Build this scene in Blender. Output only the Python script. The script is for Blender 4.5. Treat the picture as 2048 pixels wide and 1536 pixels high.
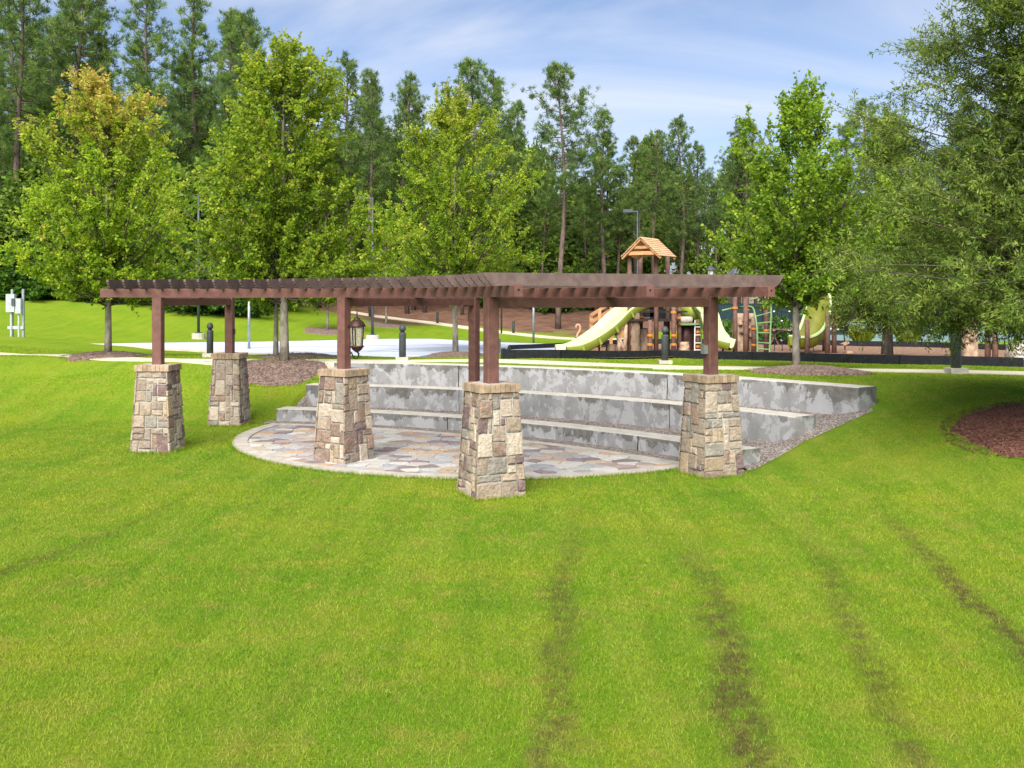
import bpy, math, random
import numpy as np
from mathutils import Vector, Matrix

for o in list(bpy.data.objects):
    bpy.data.objects.remove(o)
random.seed(7)
rng = np.random.default_rng(7)
scene = bpy.context.scene
COL = scene.collection
R = math.radians

# ------------------------------------------------------------------ camera, sky, sun, exposure
H = 2.8            # camera height above the patio, metres
F, HZ = 2025.0, 599.0   # focal length and horizon row, in photograph pixels (2048 wide)
cam = bpy.data.cameras.new('camera')
cam.lens = F / 2048 * 36
cam.sensor_width = 36
cam.shift_y = -(768 - HZ) / 2048
cam.clip_start = 0.05
cam.clip_end = 3000
camo = bpy.data.objects.new('camera', cam)
camo.location = (0, 0, H)
camo.rotation_euler = (R(90), 0, 0)
COL.objects.link(camo)
scene.camera = camo

SUN_EL, SUN_AZ = R(43), R(-101)     # azimuth measured in plan from +X: behind the camera, a little left
world = bpy.data.worlds.new('World')
scene.world = world
world.use_nodes = True
wn = world.node_tree
wn.nodes.clear()
w_out = wn.nodes.new('ShaderNodeOutputWorld')
w_bg = wn.nodes.new('ShaderNodeBackground')
w_bg.inputs['Strength'].default_value = 0.072
sky = wn.nodes.new('ShaderNodeTexSky')
sky.sky_type = 'NISHITA'
sky.sun_disc = False
sky.sun_elevation = SUN_EL
sky.sun_rotation = R(90) - SUN_AZ
sky.air_density = 0.6
sky.dust_density = 0.1
sky.ozone_density = 1.4
tc = wn.nodes.new('ShaderNodeTexCoord')
sep = wn.nodes.new('ShaderNodeSeparateXYZ')
wn.links.new(tc.outputs['Generated'], sep.inputs[0])
def wmath(op, a, b=None):
    n = wn.nodes.new('ShaderNodeMath'); n.operation = op
    for i, v in enumerate((a, b)):
        if v is None: continue
        if isinstance(v, (int, float)): n.inputs[i].default_value = v
        else: wn.links.new(v, n.inputs[i])
    return n.outputs[0]
zz = wmath('ADD', wmath('MAXIMUM', sep.outputs['Z'], 0.0), 0.16)
cv = wn.nodes.new('ShaderNodeCombineXYZ')
wn.links.new(wmath('DIVIDE', sep.outputs['X'], zz), cv.inputs[0])
wn.links.new(wmath('DIVIDE', sep.outputs['Y'], zz), cv.inputs[1])
cn = wn.nodes.new('ShaderNodeTexNoise')
cn.inputs['Scale'].default_value = 0.62
cn.inputs['Detail'].default_value = 9
cn.inputs['Roughness'].default_value = 0.52
cn.inputs['Distortion'].default_value = 0.9
cmap = wn.nodes.new('ShaderNodeMapping')
cmap.inputs['Location'].default_value = (9.1, -2.2, 6.3)
cmap.inputs['Rotation'].default_value = (0, 0, R(28))
cmap.inputs['Scale'].default_value = (0.75, 1.5, 1)
wn.links.new(cv.outputs[0], cmap.inputs[0])
wn.links.new(cmap.outputs[0], cn.inputs['Vector'])
cr = wn.nodes.new('ShaderNodeValToRGB')
cr.color_ramp.elements[0].position = 0.42
cr.color_ramp.elements[0].color = (0, 0, 0, 1)
cr.color_ramp.elements[1].position = 0.64
cr.color_ramp.elements[1].color = (0.85, 0.85, 0.85, 1)
wn.links.new(cn.outputs['Fac'], cr.inputs[0])
cmx = wn.nodes.new('ShaderNodeMixRGB')
cmx.inputs['Color2'].default_value = (5.3, 5.45, 5.9, 1)
wn.links.new(cr.outputs[0], cmx.inputs['Fac'])
hz = wn.nodes.new('ShaderNodeMixRGB')          # summer haze low in the sky, all the way round
hz.inputs['Color2'].default_value = (3.7, 4.15, 5.2, 1)
wn.links.new(wmath('MULTIPLY', wmath('POWER', wmath('SUBTRACT', 1.0, wmath('MINIMUM', wmath('MULTIPLY', wmath('MAXIMUM', sep.outputs['Z'], 0.0), 2.4), 1.0)), 1.6), 0.95), hz.inputs['Fac'])
wn.links.new(sky.outputs[0], hz.inputs['Color1'])
wn.links.new(hz.outputs[0], cmx.inputs['Color1'])
wn.links.new(cmx.outputs[0], w_bg.inputs['Color'])
wn.links.new(w_bg.outputs[0], w_out.inputs[0])

sun = bpy.data.lights.new('sun', 'SUN')
sun.energy = 3.5
sun.angle = R(50)
sun.color = (1.0, 0.95, 0.86)
suno = bpy.data.objects.new('sun', sun)
sd = Vector((math.cos(SUN_EL) * math.cos(SUN_AZ), math.cos(SUN_EL) * math.sin(SUN_AZ), math.sin(SUN_EL)))
suno.rotation_euler = sd.to_track_quat('Z', 'Y').to_euler()
suno.location = sd * 60
COL.objects.link(suno)
vs = scene.view_settings
vs.view_transform = 'Standard'
vs.look = 'None'
vs.exposure = 1.35
vs.gamma = 1
vs.use_curve_mapping = False
scene.render.engine = 'CYCLES'
scene.render.resolution_x, scene.render.resolution_y = 1024, 768
scene.cycles.max_bounces = 10
scene.cycles.diffuse_bounces = 6
scene.cycles.transparent_max_bounces = 8

# ------------------------------------------------------------------ mesh and naming helpers
WL = {}          # world location of each object that parts are built against
def tag(o, label=None, cat=None, group=None, kind=None):
    if label: o['label'] = label
    if cat: o['category'] = cat
    if group: o['group'] = group
    if kind: o['kind'] = kind
    return o
def thing(name, loc, label, cat, group=None):
    o = bpy.data.objects.new(name, None)
    o.empty_display_size = 0.2
    o.location = loc
    COL.objects.link(o)
    WL[o] = Vector(loc)
    return tag(o, label, cat, group)
class MB:
    """collects geometry in world (or thing-local) coordinates"""
    def __init__(s): s.v = []; s.f = []
    def add(s, vs_, fs):
        b = len(s.v)
        s.v.extend([tuple(p) for p in vs_])
        s.f.extend([tuple(i + b for i in q) for q in fs])
        return s
    def box(s, x0, x1, y0, y1, z0, z1, M=None):
        P = [Vector(p) for p in ((x0,y0,z0),(x1,y0,z0),(x1,y1,z0),(x0,y1,z0),(x0,y0,z1),(x1,y0,z1),(x1,y1,z1),(x0,y1,z1))]
        if M is not None: P = [M @ p for p in P]
        return s.add(P, [(0,3,2,1),(4,5,6,7),(0,1,5,4),(1,2,6,5),(2,3,7,6),(3,0,4,7)])
    def bar(s, a, b, w, h_, up=(0,0,1)):
        """rectangular bar from a to b"""
        a = Vector(a); b = Vector(b); d = (b - a); L = d.length; d.normalize()
        side = d.cross(Vector(up))
        if side.length < 1e-4: side = d.cross(Vector((1,0,0)))
        side.normalize(); u = side.cross(d)
        P = []
        for q in (a, b):
            for i, j in ((-1,-1),(1,-1),(1,1),(-1,1)):
                P.append(q + side * (w/2*i) + u * (h_/2*j))
        return s.add(P, [(0,1,2,3),(7,6,5,4),(0,4,5,1),(1,5,6,2),(2,6,7,3),(3,7,4,0)])
    def tube(s, pts, rad, n=7, cap=True):
        pts = [Vector(p) for p in pts]
        if isinstance(rad, (int, float)): rad = [rad] * len(pts)
        rings = []
        ref = None
        for i, p in enumerate(pts):
            d = (pts[min(i+1, len(pts)-1)] - pts[max(i-1, 0)]).normalized()
            if ref is None:
                ref = d.cross(Vector((0.3, 0.9, 0.1)))
                if ref.length < 1e-3: ref = d.cross(Vector((1, 0, 0)))
            ref = (ref - d * ref.dot(d)).normalized()
            o2 = d.cross(ref)
            rings.append([p + (ref * math.cos(2*math.pi*k/n) + o2 * math.sin(2*math.pi*k/n)) * rad[i] for k in range(n)])
        V = [q for r_ in rings for q in r_]
        Fc = []
        for i in range(len(pts)-1):
            for k in range(n):
                a = i*n+k; b = i*n+(k+1) % n
                Fc.append((a, b, b+n, a+n))
        if cap:
            Fc.append(tuple(range(n-1, -1, -1)))
            Fc.append(tuple(range((len(pts)-1)*n, len(pts)*n)))
        return s.add(V, Fc)
    def lathe(s, prof, c=(0,0,0), n=14):
        """profile of (radius, z), turned about the vertical through c"""
        V = []
        for r_, z in prof:
            for k in range(n):
                a = 2*math.pi*k/n
                V.append((c[0]+r_*math.cos(a), c[1]+r_*math.sin(a), c[2]+z))
        Fc = []
        for i in range(len(prof)-1):
            for k in range(n):
                a = i*n+k; b = i*n+(k+1) % n
                Fc.append((a, b, b+n, a+n))
        Fc.append(tuple(range(n-1, -1, -1)))
        Fc.append(tuple(range((len(prof)-1)*n, len(prof)*n)))
        return s.add(V, Fc)
    def prism(s, poly, z0, z1):
        n = len(poly)
        V = [(p[0], p[1], z0) for p in poly] + [(p[0], p[1], z1) for p in poly]
        Fc = [tuple(range(n-1, -1, -1)), tuple(range(n, 2*n))]
        for i in range(n):
            j = (i+1) % n
            Fc.append((i, j, j+n, i+n))
        return s.add(V, Fc)
    def mesh(s, name, material, off=(0,0,0), smooth=False):
        me = bpy.data.meshes.new(name)
        o = Vector(off)
        me.from_pydata([(p[0]-o.x, p[1]-o.y, p[2]-o.z) for p in s.v], [], s.f)
        me.materials.append(material)
        if smooth: me.polygons.foreach_set('use_smooth', [True]*len(me.polygons))
        me.update()
        return me
    def build(s, name, material, parent=None, smooth=False, local=False):
        off = (0,0,0) if (parent is None or local) else WL[parent]
        o = bpy.data.objects.new(name, s.mesh(name, material, off, smooth))
        COL.objects.link(o)
        WL[o] = Vector(off)
        if parent is not None: o.parent = parent
        return o
def link(name, me, parent=None, loc=None, rz=0):
    o = bpy.data.objects.new(name, me)
    COL.objects.link(o)
    if parent is not None: o.parent = parent
    if loc is not None: o.location = loc
    o.rotation_euler.z = rz
    return o
def copy_tree(o, parent=None):
    c = o.copy(); COL.objects.link(c); c.parent = parent
    for ch in list(o.children): copy_tree(ch, c)
    return c

# ------------------------------------------------------------------ materials
def nt_new(name):
    m = bpy.data.materials.new(name); m.use_nodes = True
    nt = m.node_tree
    return m, nt, nt.nodes['Principled BSDF']
def N(nt, t, **kw):
    n = nt.nodes.new('ShaderNode' + t)
    for k, v in kw.items():
        if k in n.inputs.keys():
            if hasattr(v, 'links'): nt.links.new(v, n.inputs[k])
            else: n.inputs[k].default_value = v
        else: setattr(n, k, v)
    return n
def lk(nt, a, b): nt.links.new(a, b)
def ramp(nt, fac, stops):
    n = nt.nodes.new('ShaderNodeValToRGB')
    e = n.color_ramp.elements
    while len(e) < len(stops): e.new(0.5)
    for el, (p, c) in zip(e, stops):
        el.position = p
        el.color = (c[0], c[1], c[2], 1) if not isinstance(c, (int, float)) else (c, c, c, 1)
    nt.links.new(fac, n.inputs[0])
    return n.outputs[0]
def mixc(nt, fac, a, b, mode='MIX'):
    n = nt.nodes.new('ShaderNodeMixRGB'); n.blend_type = mode
    for i, v in zip((0, 1, 2), (fac, a, b)):
        if isinstance(v, (int, float)): n.inputs[i].default_value = v
        elif isinstance(v, tuple): n.inputs[i].default_value = (v[0], v[1], v[2], 1)
        else: nt.links.new(v, n.inputs[i])
    return n.outputs[0]
def mth(nt, op, a, b=None, c=None, clamp=False):
    n = nt.nodes.new('ShaderNodeMath'); n.operation = op; n.use_clamp = clamp
    for i, v in enumerate((a, b, c)):
        if v is None: continue
        if isinstance(v, (int, float)): n.inputs[i].default_value = v
        else: nt.links.new(v, n.inputs[i])
    return n.outputs[0]
def noise(nt, vec, scale, detail=4, rough=0.55, dist=0.0):
    n = nt.nodes.new('ShaderNodeTexNoise')
    n.inputs['Scale'].default_value = scale
    n.inputs['Detail'].default_value = detail
    n.inputs['Roughness'].default_value = rough
    n.inputs['Distortion'].default_value = dist
    if vec is not None: nt.links.new(vec, n.inputs['Vector'])
    return n.outputs['Fac']
def bump(nt, bs, hgt, strength=0.3, dist=0.02):
    b = nt.nodes.new('ShaderNodeBump')
    b.inputs['Strength'].default_value = strength
    b.inputs['Distance'].default_value = dist
    nt.links.new(hgt, b.inputs['Height'])
    nt.links.new(b.outputs[0], bs.inputs['Normal'])
def mk(name, c1, c2=None, scale=6, rough=0.75, bscale=40, bstr=0.25, bdist=0.01, vary=0.0, metallic=0, lo=0.35, hi=0.65, stretch=None, spec=0.3):
    """a painted or natural surface: two tones through noise, relief, a little change from piece to piece"""
    m, nt, bs = nt_new(name)
    g = N(nt, 'NewGeometry').outputs['Position']
    if stretch:
        mp = N(nt, 'Mapping'); mp.inputs['Scale'].default_value = stretch; lk(nt, g, mp.inputs[0]); g2 = mp.outputs[0]
    else: g2 = g
    c2 = c2 or tuple(v * 0.75 for v in c1)
    col = ramp(nt, noise(nt, g2, scale, 5), [(lo, c2), (hi, c1)])
    if vary:
        rd = N(nt, 'ObjectInfo').outputs['Random']
        k = mth(nt, 'MULTIPLY_ADD', rd, 2*vary, 1 - vary)
        col = mixc(nt, 1.0, col, N(nt, 'CombineColor', Red=k, Green=k, Blue=k).outputs[0], 'MULTIPLY')
    lk(nt, col, bs.inputs['Base Color'])
    bs.inputs['Roughness'].default_value = rough
    bs.inputs['Metallic'].default_value = metallic
    bs.inputs['Specular IOR Level'].default_value = spec
    if bstr: bump(nt, bs, noise(nt, g2, bscale, 4), bstr, bdist)
    return m

# the lawn's own colouring, shared by the soil sheet and the blades
TRACKS = [(-.31, .0845, .16, 14.0, .66), (.78, .112, .18, 12.5, .95), (1.30, .187, .15, 14.0, .58),
          (2.92, .147, .15, 14.5, .95), (-6.9, .17, .12, 14.5, .62), (-2.2, .09, .2, 9, .3)]
def lawn_group():
    ng = bpy.data.node_groups.new('lawn_colour', 'ShaderNodeTree')
    ng.interface.new_socket('Color', in_out='OUTPUT', socket_type='NodeSocketColor')
    out = ng.nodes.new('NodeGroupOutput')
    g = N(ng, 'NewGeometry').outputs['Position']
    flat = N(ng, 'Mapping'); flat.inputs['Scale'].default_value = (1, 1, 0); lk(ng, g, flat.inputs[0])
    g = flat.outputs[0]
    sp = N(ng, 'SeparateXYZ'); lk(ng, g, sp.inputs[0])
    X, Y = sp.outputs['X'], sp.outputs['Y']
    big = noise(ng, g, 0.45, 5, 0.6)
    col = ramp(ng, big, [(0.3, (.095, .220, .006)), (0.5, (.150, .258, .008)), (0.66, (.235, .290, .014))])
    mid = noise(ng, g, 2.1, 6, 0.65)
    col = mixc(ng, ramp(ng, mid, [(0.52, 0.0), (0.68, 0.9)]), col, (.29, .275, .04))
    sm = noise(ng, g, 6.5, 6, 0.7)
    col = mixc(ng, ramp(ng, sm, [(0.54, 0.0), (0.68, 0.65)]), col, (.26, .24, .05))
    col = mixc(ng, ramp(ng, sm, [(0.30, 0.6), (0.44, 0.0)]), col, (.070, .150, .010))
    col = mixc(ng, ramp(ng, mid, [(0.24, 0.6), (0.42, 0.0)]), col, (.060, .160, .006))
    spots = noise(ng, g, 1.3, 7, 0.72, 0.6)
    col = mixc(ng, ramp(ng, spots, [(0.575, 0.0), (0.70, 0.7)]), col, (.27, .215, .06))
    # broad mowing passes
    u = mth(ng, 'SUBTRACT', X, mth(ng, 'MULTIPLY', Y, 0.11))
    st = mth(ng, 'SINE', mth(ng, 'MULTIPLY', u, 4.1))
    col = mixc(ng, mth(ng, 'MULTIPLY_ADD', st, .09, .09), col, (.155, .245, .012))
    mpS = N(ng, 'Mapping'); mpS.inputs['Rotation'].default_value = (0, 0, math.atan(.125)); mpS.inputs['Scale'].default_value = (1.9, .13, 0); lk(ng, g, mpS.inputs[0])
    stk = noise(ng, mpS.outputs[0], 1.3, 6, .62)
    col = mixc(ng, ramp(ng, stk, [(0.49, 0.0), (0.64, .62)]), col, (.225, .295, .026))
    col = mixc(ng, ramp(ng, stk, [(0.30, .6), (0.46, 0.0)]), col, (.085, .185, .008))
    # worn mower tracks: thatch and soil showing
    wob = noise(ng, g, 0.8, 3)
    rag = noise(ng, g, 5.0, 6, 0.75)
    fine = noise(ng, g, 16.0, 3, 0.7)
    mask = None
    for a, b, w, yend, k in TRACKS:
        dx = mth(ng, 'SUBTRACT', X, mth(ng, 'MULTIPLY_ADD', Y, b, a))
        dx = mth(ng, 'ABSOLUTE', mth(ng, 'ADD', dx, mth(ng, 'MULTIPLY_ADD', wob, .5, -.25)))
        e = mth(ng, 'SUBTRACT', 1.25, mth(ng, 'DIVIDE', dx, w), clamp=True)
        e = mth(ng, 'MULTIPLY', e, mth(ng, 'SUBTRACT', 1.0, mth(ng, 'DIVIDE', mth(ng, 'SUBTRACT', Y, yend - 4.5), 4.5, clamp=True), clamp=True))
        e = mth(ng, 'MULTIPLY', e, k)
        mask = e if mask is None else mth(ng, 'MAXIMUM', mask, e)
    br = mth(ng, 'MULTIPLY', mask, ramp(ng, rag, [(0.40, 0.10), (0.54, 1.0)]))
    br = mth(ng, 'MULTIPLY', br, ramp(ng, fine, [(0.34, 0.30), (0.54, 1.0)]))
    col = mixc(ng, mth(ng, 'MULTIPLY', br, 1.3, clamp=True), col, (.095, .074, .025))
    col = mixc(ng, .05, col, (.40, .44, .17))
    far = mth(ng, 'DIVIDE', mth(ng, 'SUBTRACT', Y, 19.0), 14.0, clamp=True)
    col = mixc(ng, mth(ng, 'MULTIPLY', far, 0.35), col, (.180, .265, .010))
    lk(ng, col, out.inputs[0])
    return ng
LAWN = lawn_group()
def mat_ground():
    m, nt, bs = nt_new('lawn')
    gn = nt.nodes.new('ShaderNodeGroup'); gn.node_tree = LAWN
    g = N(nt, 'NewGeometry').outputs['Position']
    sp = N(nt, 'SeparateXYZ'); lk(nt, g, sp.inputs[0])
    # pine straw over the back slopes and the wood floor
    far = mth(nt, 'DIVIDE', mth(nt, 'SUBTRACT', mth(nt, 'ADD', sp.outputs['Y'], mth(nt, 'MULTIPLY_ADD', noise(nt, g, .12, 4), 14.0, -7.0)), mth(nt, 'MULTIPLY_ADD', sp.outputs['X'], -0.02, 70.0)), 2.0, clamp=True)
    straw = ramp(nt, noise(nt, g, 1.2, 6), [(0.3, (.105, .055, .038)), (0.7, (.20, .115, .08))])
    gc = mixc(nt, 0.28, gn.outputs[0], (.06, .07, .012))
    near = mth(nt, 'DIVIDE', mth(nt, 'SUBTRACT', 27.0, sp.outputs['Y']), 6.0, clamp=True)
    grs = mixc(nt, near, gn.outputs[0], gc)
    grs = mixc(nt, mth(nt, 'MULTIPLY', ramp(nt, noise(nt, g, 26, 3, .8), [(0.35, 0.5), (0.6, 0.0)]), 1.0), grs, (.055, .12, .006))
    lk(nt, mixc(nt, far, grs, straw), bs.inputs['Base Color'])
    bs.inputs['Roughness'].default_value = 0.95
    bs.inputs['Specular IOR Level'].default_value = 0.05
    bump(nt, bs, noise(nt, g, 30, 5, .7), .7, .04)
    return m
def mat_blade():
    m, nt, bs = nt_new('grass_blade')
    gn = nt.nodes.new('ShaderNodeGroup'); gn.node_tree = LAWN
    rd = N(nt, 'Attribute', attribute_name='tint').outputs['Fac']
    k = mth(nt, 'MULTIPLY_ADD', rd, .62, .92)
    base = mixc(nt, ramp(nt, rd, [(0.90, 0.0), (0.95, .7)]), gn.outputs[0], (.27, .235, .07))
    col = mixc(nt, 1.0, base, N(nt, 'CombineColor', Red=k, Green=k, Blue=k).outputs[0], 'MULTIPLY')
    lk(nt, col, bs.inputs['Base Color'])
    bs.inputs['Roughness'].default_value = 0.6
    bs.inputs['Specular IOR Level'].default_value = 0.04
    tr = N(nt, 'BsdfTranslucent'); lk(nt, col, tr.inputs[0])
    mx = N(nt, 'MixShader'); mx.inputs[0].default_value = 0.35
    lk(nt, bs.outputs[0], mx.inputs[1]); lk(nt, tr.outputs[0], mx.inputs[2])
    lk(nt, mx.outputs[0], nt.nodes['Material Output'].inputs[0])
    return m
def mat_leaf(name, dark, mid, light, tip=None, trans=0.4):
    """leaf colour from a part-random tint (0..1), lighter up the crown, and age at the shoot tips"""
    m, nt, bs = nt_new(name)
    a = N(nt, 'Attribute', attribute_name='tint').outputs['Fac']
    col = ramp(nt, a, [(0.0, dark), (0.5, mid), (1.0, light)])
    if tip:
        b = N(nt, 'Attribute', attribute_name='tip').outputs['Fac']
        col = mixc(nt, b, col, tip)
    rd = N(nt, 'ObjectInfo').outputs['Random']
    k = mth(nt, 'MULTIPLY_ADD', rd, .22, .92)
    col = mixc(nt, 1.0, col, N(nt, 'CombineColor', Red=k, Green=k, Blue=k).outputs[0], 'MULTIPLY')
    lk(nt, col, bs.inputs['Base Color'])
    bs.inputs['Roughness'].default_value = 0.55
    bs.inputs['Specular IOR Level'].default_value = 0.25
    tr = N(nt, 'BsdfTranslucent'); lk(nt, col, tr.inputs[0])
    mx = N(nt, 'MixShader'); mx.inputs[0].default_value = trans
    lk(nt, bs.outputs[0], mx.inputs[1]); lk(nt, tr.outputs[0], mx.inputs[2])
    lk(nt, mx.outputs[0], nt.nodes['Material Output'].inputs[0])
    return m
def mat_wall():
    """cast concrete with a ragged band of algae staining hanging from its top edge"""
    m, nt, bs = nt_new('stained_concrete')
    g = N(nt, 'NewGeometry')
    pos = g.outputs['Position']
    hgt = N(nt, 'Attribute', attribute_name='drop').outputs['Fac']     # metres below the wall's top edge
    base = ramp(nt, noise(nt, pos, 3.0, 6), [(0.3, (.20, .20, .203)), (0.7, (.285, .285, .288))])
    mp = N(nt, 'Mapping'); mp.inputs['Scale'].default_value = (1, 1, .8); lk(nt, pos, mp.inputs[0])
    n1 = noise(nt, mp.outputs[0], 2.6, 9, .68)
    n0 = noise(nt, pos, .8, 3)
    reach = mth(nt, 'ADD', mth(nt, 'MULTIPLY_ADD', n1, 1.3, -.62), mth(nt, 'MULTIPLY_ADD', n0, .7, -.28))
    st = mth(nt, 'DIVIDE', mth(nt, 'SUBTRACT', reach, hgt), .025, clamp=True)
    stain = ramp(nt, noise(nt, pos, 7, 6, .7), [(0.3, (.075, .07, .062)), (0.7, (.145, .138, .124))])
    col = mixc(nt, mth(nt, 'MULTIPLY', st, .85), base, stain)
    mp2 = N(nt, 'Mapping'); mp2.inputs['Scale'].default_value = (1, 1, .75); lk(nt, pos, mp2.inputs[0])
    eff = noise(nt, mp2.outputs[0], 3.0, 9, .68, .4)
    col = mixc(nt, mth(nt, 'MULTIPLY', ramp(nt, eff, [(0.50, 0.0), (0.525, .7)]), mth(nt, 'SUBTRACT', 1.0, mth(nt, 'MULTIPLY', st, .8))), col, (.375, .38, .39))
    col = mixc(nt, ramp(nt, noise(nt, mp2.outputs[0], 4.5, 9, .72, .3), [(0.60, 0.0), (0.64, .42)]), col, (.15, .145, .135))
    blot = noise(nt, pos, 9, 6, .75)
    col = mixc(nt, ramp(nt, blot, [(0.62, 0.0), (0.72, .4)]), col, (.14, .135, .13))
    col = mixc(nt, ramp(nt, noise(nt, pos, 14, 4, .7), [(0.62, 0.0), (0.72, .5)]), col, (.36, .36, .38))
    # top face: paler, the light from above put into its colour
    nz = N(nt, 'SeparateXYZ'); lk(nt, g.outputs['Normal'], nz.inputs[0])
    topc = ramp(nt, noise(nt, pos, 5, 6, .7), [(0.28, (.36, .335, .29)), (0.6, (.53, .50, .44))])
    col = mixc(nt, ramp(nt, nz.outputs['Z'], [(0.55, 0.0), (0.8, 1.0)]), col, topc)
    lk(nt, col, bs.inputs['Base Color'])
    bs.inputs['Roughness'].default_value = .85
    bs.inputs['Specular IOR Level'].default_value = .2
    bump(nt, bs, noise(nt, pos, 45, 5, .7), .35, .01)
    return m
def mat_gravel(name, c1, c2, c3, scale=38):
    m, nt, bs = nt_new(name)
    g = N(nt, 'NewGeometry').outputs['Position']
    v = N(nt, 'TexVoronoi'); v.inputs['Scale'].default_value = scale; lk(nt, g, v.inputs['Vector'])
    s = N(nt, 'SeparateColor'); lk(nt, v.outputs['Color'], s.inputs[0])
    col = ramp(nt, s.outputs[0], [(0.0, c1), (0.5, c2), (1.0, c3)])
    col = mixc(nt, ramp(nt, noise(nt, g, 2.5, 4), [(0.35, .35), (0.65, 0.0)]), col, c1)
    lk(nt, col, bs.inputs['Base Color'])
    bs.inputs['Roughness'].default_value = .95
    bs.inputs['Specular IOR Level'].default_value = .1
    bump(nt, bs, v.outputs['Distance'], .8, .03)
    return m
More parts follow.
